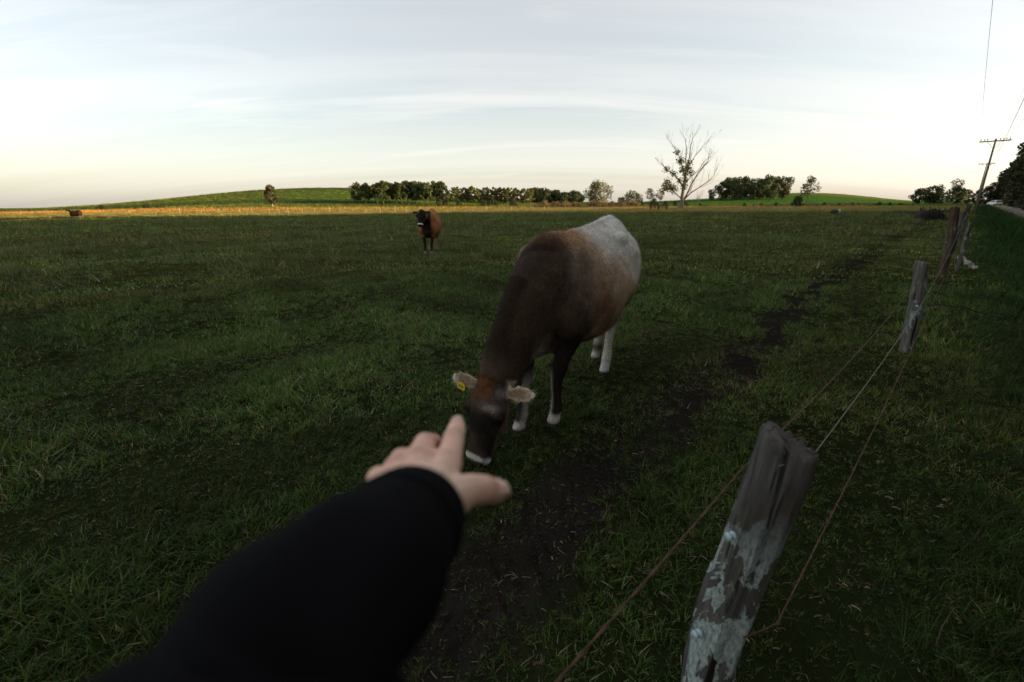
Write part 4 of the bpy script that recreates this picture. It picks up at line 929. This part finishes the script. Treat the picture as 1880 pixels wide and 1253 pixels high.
EYE = material('wet_black', (.012, .010, .009), .12, spec=.5)
def blend(C, m, col): return C * (1 - m[:, None]) + np.array(col) * m[:, None]
def leg_zones(V, c):
    x, y, z = V.T; fx = (c['FL'][0] + c['FR'][0]) / 2; front = (x > .2) & (z < .62) & (x < 1.0); rear = (x < -.25) & (z < .66)
    return front, rear
def coat_pale(V, h, c):
    x, y, z = V.T; n1 = vnoise(V, 3.2, 4, 3); n2 = vnoise(V, 11, 9, 2)
    C = np.empty((len(V), 3)); C[:] = (.38, .275, .180)                                             # barrel: greyed fawn
    C = blend(C, sstep(.0, -.55, x + .30 * n1 + 1.1 * (1.0 - z)) * sstep(.72, .98, z + .12 * n1), (.60, .56, .50))                   # pale hind half
    C = blend(C, sstep(1.05, 1.28, z + .12 * n1) * sstep(.30, -.05, x), (.66, .64, .60))              # pale loin and rump
    C = blend(C, sstep(.95, .55, z + .25 * n1) * sstep(-.95, -.45, x) * sstep(.4, .1, x) * .7, (.16, .095, .050))   # darker low flank
    C = blend(C, sstep(.15, .45, x + .12 * n1) , (.15, .092, .055))                                  # shoulder browning
    C = blend(C, sstep(.42, .66, x + .10 * n1 - .22 * (z - 1.0)), (.020, .0125, .008))                # dark front and neck
    C = blend(C, .9 * np.exp(-(((x - .50) / .17) ** 2 + ((z - 1.05) / .22) ** 2)) * sstep(.08, .16, np.abs(y)) * (.75 + .5 * n1), (.27, .215, .165))   # grey bloom on the shoulder blade
    C = blend(C, (.55 + .5 * n1) * np.exp(-(((x - .30 + .5 * (.9 - z)) / .07) ** 2)) * sstep(.45, .62, z) * sstep(1.1, .95, z), (.24, .125, .055))   # rusty band behind the shoulder
    C = blend(C, np.exp(-(((x - .30) / .22) ** 2 + ((z - 1.31) / .07) ** 2)), (.36, .20, .10))          # brown along the withers
    C = blend(C, sstep(.52, .46, z) * sstep(.35, .1, np.abs(x + .1)) * .8, (.50, .42, .32))            # pale belly line
    # neck towards the head lightens in mouse grey
    neck = sstep(.82, 1.0, x) * sstep(.75, .55, z); C = blend(C, neck * .7, (.085, .058, .041))
    C = blend(C, sstep(.50, .42, np.abs(x - .62) + .4) * 0, (.4, .4, .4))
    C = blend(C, .6 * sstep(.075, .14, np.abs(y + .09 * sstep(.7, 1.1, x))) * sstep(.62, .75, x) * sstep(.55, .8, z), (.075, .050, .034))
    brisket = sstep(.13, .03, np.abs(y)) * sstep(.62, .72, x) * sstep(.80, .62, z) * sstep(1.02, .9, x); C = blend(C, brisket, (.42, .37, .30))
    f, r = leg_zones(V, c)
    C = blend(C, f * sstep(.62, .50, z), (.026, .018, .014)); C = blend(C, r * sstep(.70, .52, z), (.47, .44, .39))
    inner = sstep(.02, -.02, np.sign(y) * (np.abs(y) - .085)); C = blend(C, f * sstep(.45, .35, z) * sstep(.085, .05, np.abs(y)), (.40, .36, .30))
    low = (z < .17) & (f | r)
    C = blend(C, r * np.exp(-((z - .13) / .045) ** 2) * sstep(-.04, .03, n1 + .05), (.10, .07, .05))
    C = blend(C, low * sstep(.10, .08, z + .03 * n1), (.48, .46, .42)); C = blend(C, low * sstep(.045, .03, z), (.035, .03, .028))
    # head
    s, w, d = h['s'], h['w'], h['d']; H_ = (s > -.06) & (s < .62) & (np.abs(w) < .16) & (np.abs(d) < .22) & (x > .85)
    C = blend(C, H_ * sstep(-.05, .02, s), (.075, .052, .038))
    C = blend(C, H_ * sstep(.10, .20, s) * sstep(-.07, -.02, d), (.016, .012, .010))                   # black face
    C = blend(C, H_ * sstep(.05, .10, np.abs(w)) * sstep(-.02, -.06, d) * .8 * sstep(.44, .38, s), (.20, .135, .085))   # fawn cheek
    C = blend(C, H_ * sstep(.19, .06, s + .05 * n1 + .03 * n2) * sstep(.09, .04, np.abs(w + .01) + .02 * n2) * (d > -.04), (.115, .052, .022))        # rusty forelock
    C = blend(C, H_ * .8 * np.exp(-(((s - .135) / .022) ** 2 + ((w - .062) / .035) ** 2)) * (d > -.05), (.34, .31, .29))  # grey brow
    C = blend(C, H_ * .7 * np.exp(-((s - .03) / .03) ** 2) * sstep(.06, .085, np.abs(w)), (.20, .185, .175))
    C = blend(C, H_ * sstep(.458, .480, s + .012 * np.cos(w * 30) + .01 * n2) , (.55, .53, .50)); C = blend(C, H_ * sstep(.490, .510, s) * sstep(.075, .055, np.abs(w)) * (d > -.075), (.030, .026, .025))
    for (l, v, t) in h['ear']:
        E_ = ((l > .015) & (l < .24) & (np.abs(v) < .085) & (np.abs(t) < .06)) * sstep(.015, .045, l); hw = np.interp(l, [0, .05, .09, .13, .17, .20, .22], [.026, .04, .058, .062, .054, .034, .01]); edge = np.abs(v) / hw
        C = blend(C, E_, (.40, .33, .235)); C = blend(C, E_ * .85 * sstep(.75, .35, edge) * sstep(.19, .12, l), (.20, .13, .085)); C = blend(C, E_ * np.clip(sstep(.72, .95, edge) * sstep(.06, .1, l) + sstep(.185, .205, l), 0, 1), (.62, .57, .48))
    n3 = vnoise(V * np.array((1, 1, .35)), 42, 3, 2); C = blend(C, sstep(.10, .35, n1) * .25, (.10, .075, .055))
    return C * (1 + .18 * n2 + .22 * n3)[:, None]
def coat_red(V, h, c, base=(.29, .120, .042)):
    x, y, z = V.T; n1 = vnoise(V, 3.2, 14, 3)
    C = np.empty((len(V), 3)); C[:] = base
    C = blend(C, sstep(.62, .50, z + .1 * n1) * .4, (.32, .20, .10))
    C = blend(C, sstep(.55, .78, x + .1 * n1) * sstep(.19, .10, np.abs(y)), (.020, .014, .011))
    f, r = leg_zones(V, c); C = blend(C, f * sstep(.62, .5, z), (.028, .018, .013)); C = blend(C, f * sstep(.07, .045, np.abs(y)) * sstep(.55, .45, z), (.45, .36, .26))
    C = blend(C, r * sstep(.62, .5, z), (.24, .16, .10)); low = (z < .17) & (f | r); C = blend(C, low * sstep(.14, .10, z) * .7, (.30, .25, .2)); C = blend(C, low * sstep(.05, .035, z), (.03, .026, .024))
    s, w, d = h['s'], h['w'], h['d']; H_ = (s > -.06) & (s < .62) & (np.abs(w) < .16) & (np.abs(d) < .22) & (x > .7)
    C = blend(C, H_ * sstep(.05, .13, s), (.018, .013, .011)); C = blend(C, H_ * sstep(.05, .09, np.abs(w)) * sstep(-.02, -.07, d) * sstep(.4, .3, s) * .85, (.26, .12, .05))
    C = blend(C, H_ * sstep(.06, -.02, s), (.12, .045, .018)); C = blend(C, H_ * sstep(.44, .455, s), (.70, .67, .62)); C = blend(C, H_ * sstep(.475, .49, s) * (d > -.08), (.022, .02, .02))
    
    for (l, v, t) in h['ear']: C = blend(C, ((l > .015) & (l < .24) & (np.abs(v) < .085) & (np.abs(t) < .06)) * sstep(.015, .045, l), (.045, .026, .017))
    return C
GRAZE = dict(FL=(.60, .085), FR=(.80, -.085), RL=(-.53, .105), RR=(-.87, -.09), bend=-.03,
    neck=[(.50, 0, 1.02), (.72, -.01, .93), (.92, -.035, .75), (1.06, -.065, .58), (1.135, -.085, .47)], neck_r=[(.33, .215), (.28, .18), (.225, .142), (.185, .122), (.14, .11)],
    poll=(1.175, -.095, .475), muzzle=(1.315, -.135, .02), face=(1, -.18, .25), ears=((-.10, 1.0, .08), (.10, -1.0, .16)))
near_cow, nhd = cow_finish('grazing_cow', GRAZE, coat_pale, (.511, 3.51, 0), math.atan2(-.883, -.469), 1.0, '', hair=95000)
tag(near_cow, 'large fawn and white cow grazing head-down in front of the pointing hand', 'cow')
def ear_tag():
    P, a, n, s, k = nhd['P'], nhd['a'], nhd['n'], nhd['s'], nhd['k']
    b0, ed, wv, op = nhd['ear'][1]; ctr = b0 + (ed * .125 + a * .045 + op * .022) * k; yv = s * .9 + a * .12; yv /= np.linalg.norm(yv); up = -a + n * .25; up -= yv * (up @ yv); up /= np.linalg.norm(up); f = np.cross(yv, up)
    if f @ n < 0: f = -f
    mb = MB(); pr = [(-.028, -.02), (.028, -.02), (.032, -.012), (.032, .014), (.012, .026), (-.012, .026), (-.032, .014), (-.032, -.012)]
    Q = [ctr + yv * p[0] + up * p[1] + f * .002 for p in pr] + [ctr + yv * p[0] + up * p[1] - f * .002 for p in pr]
    mb.add(Q, [tuple(range(8)), tuple(range(15, 7, -1))] + [(i, i + 8, (i + 1) % 8 + 8, (i + 1) % 8) for i in range(8)])
    o = mb.build('ear_tag', material('yellow_plastic', (.50, .40, .03), .45), near_cow, False)
    cu = bpy.data.curves.new('tag_number', 'FONT'); cu.body = '696'; cu.size = .030; cu.align_x = 'CENTER'; cu.align_y = 'CENTER'; cu.extrude = .0004
    t = bpy.data.objects.new('tag_number', cu); COL.objects.link(t); xx = np.cross(up, f)
    t.matrix_world = Matrix(((xx[0], up[0], f[0], ctr[0] + f[0] * .0026), (xx[1], up[1], f[1], ctr[1] + f[1] * .0026), (xx[2], up[2], f[2], ctr[2] + f[2] * .0026), (0, 0, 0, 1)))
    bpy.context.view_layer.update(); me = bpy.data.meshes.new_from_object(t.evaluated_get(bpy.context.evaluated_depsgraph_get())); mw = t.matrix_world.copy(); bpy.data.objects.remove(t)
    me.transform(mw); me.materials.clear(); me.materials.append(material('tag_print', (.02, .02, .02), .6)); link('tag_number', me, o)
ear_tag()
STAND = dict(FL=(.70, .10), FR=(.66, -.10), RL=(-.74, .11), RR=(-.84, -.11), bend=-.06,
    neck=[(.52, 0, 1.06), (.74, -.01, 1.10), (.93, -.035, 1.17), (1.06, -.06, 1.24)], neck_r=[(.29, .20), (.215, .155), (.165, .12), (.12, .10)],
    poll=(1.12, -.08, 1.335), muzzle=(1.36, -.12, .915), face=(1, -.12, .55), ears=((-.05, 1.0, -.10), (.15, -1.0, -.10)))
brown_cow, _ = cow_finish('standing_cow', STAND, coat_red, (-2.62, 15.1, float(H(-2.62, 15.1))), RAD(-87), 1.0, '', hair=18000, voxel=.016)
tag(brown_cow, 'red-brown cow with black face standing in mid pasture looking at the camera', 'cow')
far_cow, _ = cow_finish('distant_cow', dict(STAND, neck=[(.52, 0, 1.06), (.74, 0, 1.15), (.90, 0, 1.28), (1.0, 0, 1.40)], poll=(1.06, 0, 1.47), muzzle=(1.42, 0, 1.24), face=(.3, 0, 1)), lambda V, h, c: coat_red(V, h, c, (.06, .03, .016)) * .75,
                    (-52.5, 57, float(H(-52.5, 57))), RAD(180 - 6), .8, '', hair=0, voxel=.03)
tag(far_cow, 'small dark cow standing side-on at the far left in the golden grass', 'cow')
LYING = dict(FL=(.60, .12), FR=(.62, -.12), RL=(-.6, .14), RR=(-.64, -.14), neck=[(.52, 0, 1.02), (.74, 0, 1.0), (.92, 0, .95), (1.04, 0, .88)], neck_r=STAND['neck_r'], poll=(1.10, 0, .90), muzzle=(1.40, 0, .50), face=(1, 0, .6), ears=STAND['ears'])
calf, _ = cow_finish('resting_calf', LYING, lambda V, h, c: blend(blend(np.tile(np.array((.05, .055, .07)), (len(V), 1)), sstep(-.25, -.45, V[:, 0]), (.62, .46, .32)), sstep(-.80, -.95, V[:, 0]), (.45, .16, .05)),  # patch of sunlight on the rump is painted into the coat colour
                 (38.6, 56.2, float(H(38.6, 56.2)) - .30), RAD(180 + 8), .62, '', hair=0, voxel=.03)
tag(calf, 'small dark animal with a sunlit rump painted pale orange, resting far right in the pasture', 'calf')
# ------------------------------------------------------------------ the pointing arm (left hand, palm down)
def person():
    e = empty('person', (-.30, -.12, 0)); off = np.array((-.30, -.12, 0))
    SKIN = material('skin', (.46, .27, .19), .55, vcol=True, noise=(90, .12), bump=(420, .25, .0012), spec=.35)
    J = HAND
    mb = MB()
    def chain(keys, radii, n=12, flat=None):
        p, r = smooth_path([J[k] for k in keys], [(a, a * .94) for a in radii], 5); mb.tube(p, 1.0, n, flat=[tuple(q) for q in r], ref=tuple(J['up']))
        mb.ellipsoid(p[-1], (r[-1][0] * .98,) * 3)
    chain(['E', 'W0', 'W', 'imc', 'i1'], [.031, .027, .022, .0145, .0125]); chain(['W', 'mmc', 'm1'], [.020, .0145, .0128]); chain(['W', 'rmc', 'r1'], [.020, .014, .0122]); chain(['W', 'pmc', 'p1'], [.020, .0135, .0115])
    chain(['W', 'mmc', 'pmc'], [.018, .014, .013]); chain(['i1', 'm1', 'r1', 'p1'], [.0105, .0108, .0105, .0098])
    chain(['i1', 'i2', 'i3', 'i4'], [.0112, .0098, .0088, .0070]); chain(['m1', 'm2', 'm3', 'm4'], [.0118, .0105, .0092, .0075]); chain(['r1', 'r2', 'r3', 'r4'], [.0112, .0100, .0088, .0072]); chain(['p1', 'p2', 'p3', 'p4'], [.0102, .0090, .0078, .0064])
    chain(['W', 't0', 't1', 't2', 't3'], [.020, .0175, .0128, .0112, .0088])
    up = J['up']
    for k in ('i1', 'm1', 'r1', 'p1'): mb.ellipsoid(J[k] + up * .0042, (.0100,) * 3)
    for k in ('i2', 'm2', 'r2', 't2'): mb.ellipsoid(J[k] + up * .0014, (.0102,) * 3)
    for k, q in (('i1', 'imc'), ('m1', 'mmc'), ('r1', 'rmc')): mb.tube([J['W'] + up * .017, J[q] + up * .0118, J[k] + up * .0105], [.003, .0030, .0026], 8)
    web = (J['t1'] * .55 + J['i1'] * .45); mb.tube([J['imc'], J['imc'] * .45 + J['t1'] * .55, J['t0'] * .4 + J['t1'] * .6], [.0095, .0085, .0095], 10); mb.tube([J['i1'] * .75 + J['imc'] * .25, web * .8 + J['imc'] * .2, J['t1']], [.0075, .0062, .0075], 10)
    me = remeshed(mb, .0018, 4, 'hand'); V = coords(me)
    C = np.tile(np.array((.68, .47, .36)), (len(V), 1)); 
    for k, r in (('i1', .012), ('m1', .012), ('r1', .012), ('p1', .012), ('i2', .010), ('m2', .010), ('r2', .010), ('i4', .012), ('t3', .012), ('t2', .010)):
        m = np.exp(-(((V - J[k]) ** 2).sum(1) / (2 * r) ** 2)); C = blend(C, m * .45, (.60, .30, .225))
    
    for k0, k1, q in (('i2', 'i3', .004), ('i3', 'i4', .003), ('m2', 'm3', .004), ('t2', 't3', .0035), ('r2', 'r3', .004)):
        d = J[k1] - J[k0]; d /= np.linalg.norm(d); r = V - J[k0]; ax = r @ d; m = np.exp(-(ax / .0022) ** 2) * (np.linalg.norm(r - ax[:, None] * d, axis=1) < .016) + .6 * np.exp(-((ax - .0045) / .0014) ** 2) * (np.linalg.norm(r, axis=1) < .016)
        C = blend(C, np.clip(m, 0, 1) * .5, (.33, .17, .12))  # dark rings paint the shade of the finger creases into the skin
    C *= (1 + .12 * vnoise(V, 70, 2, 3))[:, None]; set_col(me, C); me.materials.append(SKIN)
    me.transform(Matrix.Translation(Vector(-off))); link('hand', me, e)
    NAIL = material('fingernail', (.68, .45, .38), .3, spec=.5)
    def nail(tip, prev, up, w, l):
        d = J[tip] - J[prev]; d /= np.linalg.norm(d); u = np.array(up, float); u -= d * (u @ d); u /= np.linalg.norm(u); s = np.cross(d, u); r = w * 1.12; V = []; F = []
        for i in range(6):
            for j in range(7):
                a = (j / 6 - .5) * 1.7; q = i / 5; V.append(J[tip] + d * (q - .55) * l + (s * math.sin(a) + u * (math.cos(a) * .98)) * r * (1 - .18 * q * q) - off)
        F = [(i * 7 + j, i * 7 + j + 1, (i + 1) * 7 + j + 1, (i + 1) * 7 + j) for i in range(5) for j in range(6)]
        m = bpy.data.meshes.new('fingernail'); m.from_pydata([tuple(p) for p in V], [], F); m.materials.append(NAIL); m.polygons.foreach_set('use_smooth', [True] * len(F))
        o = link('fingernail', m, e); so = o.modifiers.new('s', 'SOLIDIFY'); so.thickness = .0008; so.offset = 0
    nail('i4', 'i3', J['up'], .0068, .011); nail('t3', 't2', J['thumb_up'], .0084, .0125)
    # black jacket sleeve with soft folds, hem turned in
    P = np.array(SLEEVE_P); R = np.array(SLEEVE_R); p, r = smooth_path(P, np.stack([R, R * .92], 1), 18); n = 40; V = []; m = len(p)
    T = np.gradient(p, axis=0); T /= np.linalg.norm(T, axis=1)[:, None]; s_ = np.concatenate([[0], np.cumsum(np.linalg.norm(np.diff(p, axis=0), axis=1))])
    def ring(i, k):
        u = np.array(J['up']); u = u - T[i] * (u @ T[i]); u /= np.linalg.norm(u); w = np.cross(T[i], u)
        for j in range(n):
            a = 2 * math.pi * j / n; fold = .075 * math.sin(s_[i] * 55 + 2.2 * math.sin(a * 1 + 1) + 1.5 * math.sin(a * 2)) + .04 * math.sin(s_[i] * 120 + 3 * a) ; fold *= sstep(.02, .07, s_[i])
            rr = k * (1 + fold); V.append(p[i] + (u * math.cos(a) * r[i][1] + w * math.sin(a) * r[i][0]) * rr - off)
    for i in (3, 1): ring(i, .86 if i == 3 else .88)
    ring(0, .93); ring(0, .985)
    for i in range(0, m): ring(i, 1.03 if s_[i] < .020 else (.985 if s_[i] < .026 else 1.0))
    rows = m + 4; F = [(i * n + j, i * n + (j + 1) % n, (i + 1) * n + (j + 1) % n, (i + 1) * n + j) for i in range(rows - 1) for j in range(n)] + [tuple((rows - 1) * n + j for j in range(n))]
    sm = bpy.data.meshes.new('sleeve'); sm.from_pydata([tuple(q) for q in V], [], F); sm.materials.append(material('black_jersey', (.0055, .0056, .0064), 1.0, bump=(900, .35, .0006), spec=.04))
    sm.polygons.foreach_set('use_smooth', [True] * len(F)); so = link('sleeve', sm, e)
    tag(e, 'person in black sleeve stretching a bare left hand towards the grazing cow', 'person')
HAND = {k: np.array(v) for k, v in {
    'E': (-0.0824, 0.1915, 1.3212),
    'W0': (-0.0707, 0.2406, 1.3108),
    'W': (-0.0621, 0.2616, 1.3114),
    'imc': (-0.0565, 0.2953, 1.3017),
    'i1': (-0.0527, 0.3239, 1.2997),
    'i2': (-0.0521, 0.3597, 1.3005),
    'i3': (-0.0524, 0.3823, 1.2993),
    'i4': (-0.0537, 0.4020, 1.2954),
    'mmc': (-0.0704, 0.2975, 1.3022),
    'm1': (-0.0769, 0.3263, 1.3005),
    'm2': (-0.0764, 0.3549, 1.2985),
    'm3': (-0.0727, 0.3678, 1.2928),
    'm4': (-0.0709, 0.3760, 1.2854),
    'rmc': (-0.0825, 0.2931, 1.3015),
    'r1': (-0.0913, 0.3172, 1.2982),
    'r2': (-0.0938, 0.3395, 1.2925),
    'r3': (-0.0913, 0.3501, 1.2827),
    'r4': (-0.0889, 0.3529, 1.2710),
    'pmc': (-0.0891, 0.2803, 1.3040),
    'p1': (-0.1006, 0.3004, 1.2977),
    'p2': (-0.1067, 0.3167, 1.2897),
    'p3': (-0.1056, 0.3241, 1.2796),
    'p4': (-0.1032, 0.3258, 1.2712),
    't0': (-0.0491, 0.2694, 1.3026),
    't1': (-0.0341, 0.2828, 1.3018),
    't2': (-0.0211, 0.2935, 1.2956),
    't3': (-0.0117, 0.3017, 1.2884),
    'up': (-0.100, -0.350, 0.931), 'thumb_up': (.35, -.45, .80)}.items()}
SLEEVE_P = [(-0.0622, 0.2444, 1.3130), (-0.0640, 0.2347, 1.3154), (-0.0691, 0.2138, 1.3191), (-0.0780, 0.1826, 1.3229), (-0.0908, 0.1578, 1.3169), (-0.1011, 0.1404, 1.3078), (-0.1082, 0.1188, 1.2985), (-0.1700, 0.0200, 1.2700), (-0.2200, -0.0600, 1.2400), (-0.2700, -0.1300, 1.2600)]
SLEEVE_R = [0.0325, 0.034, 0.037, 0.0415, 0.048, 0.0535, 0.06, 0.068, 0.076, 0.085]
person()
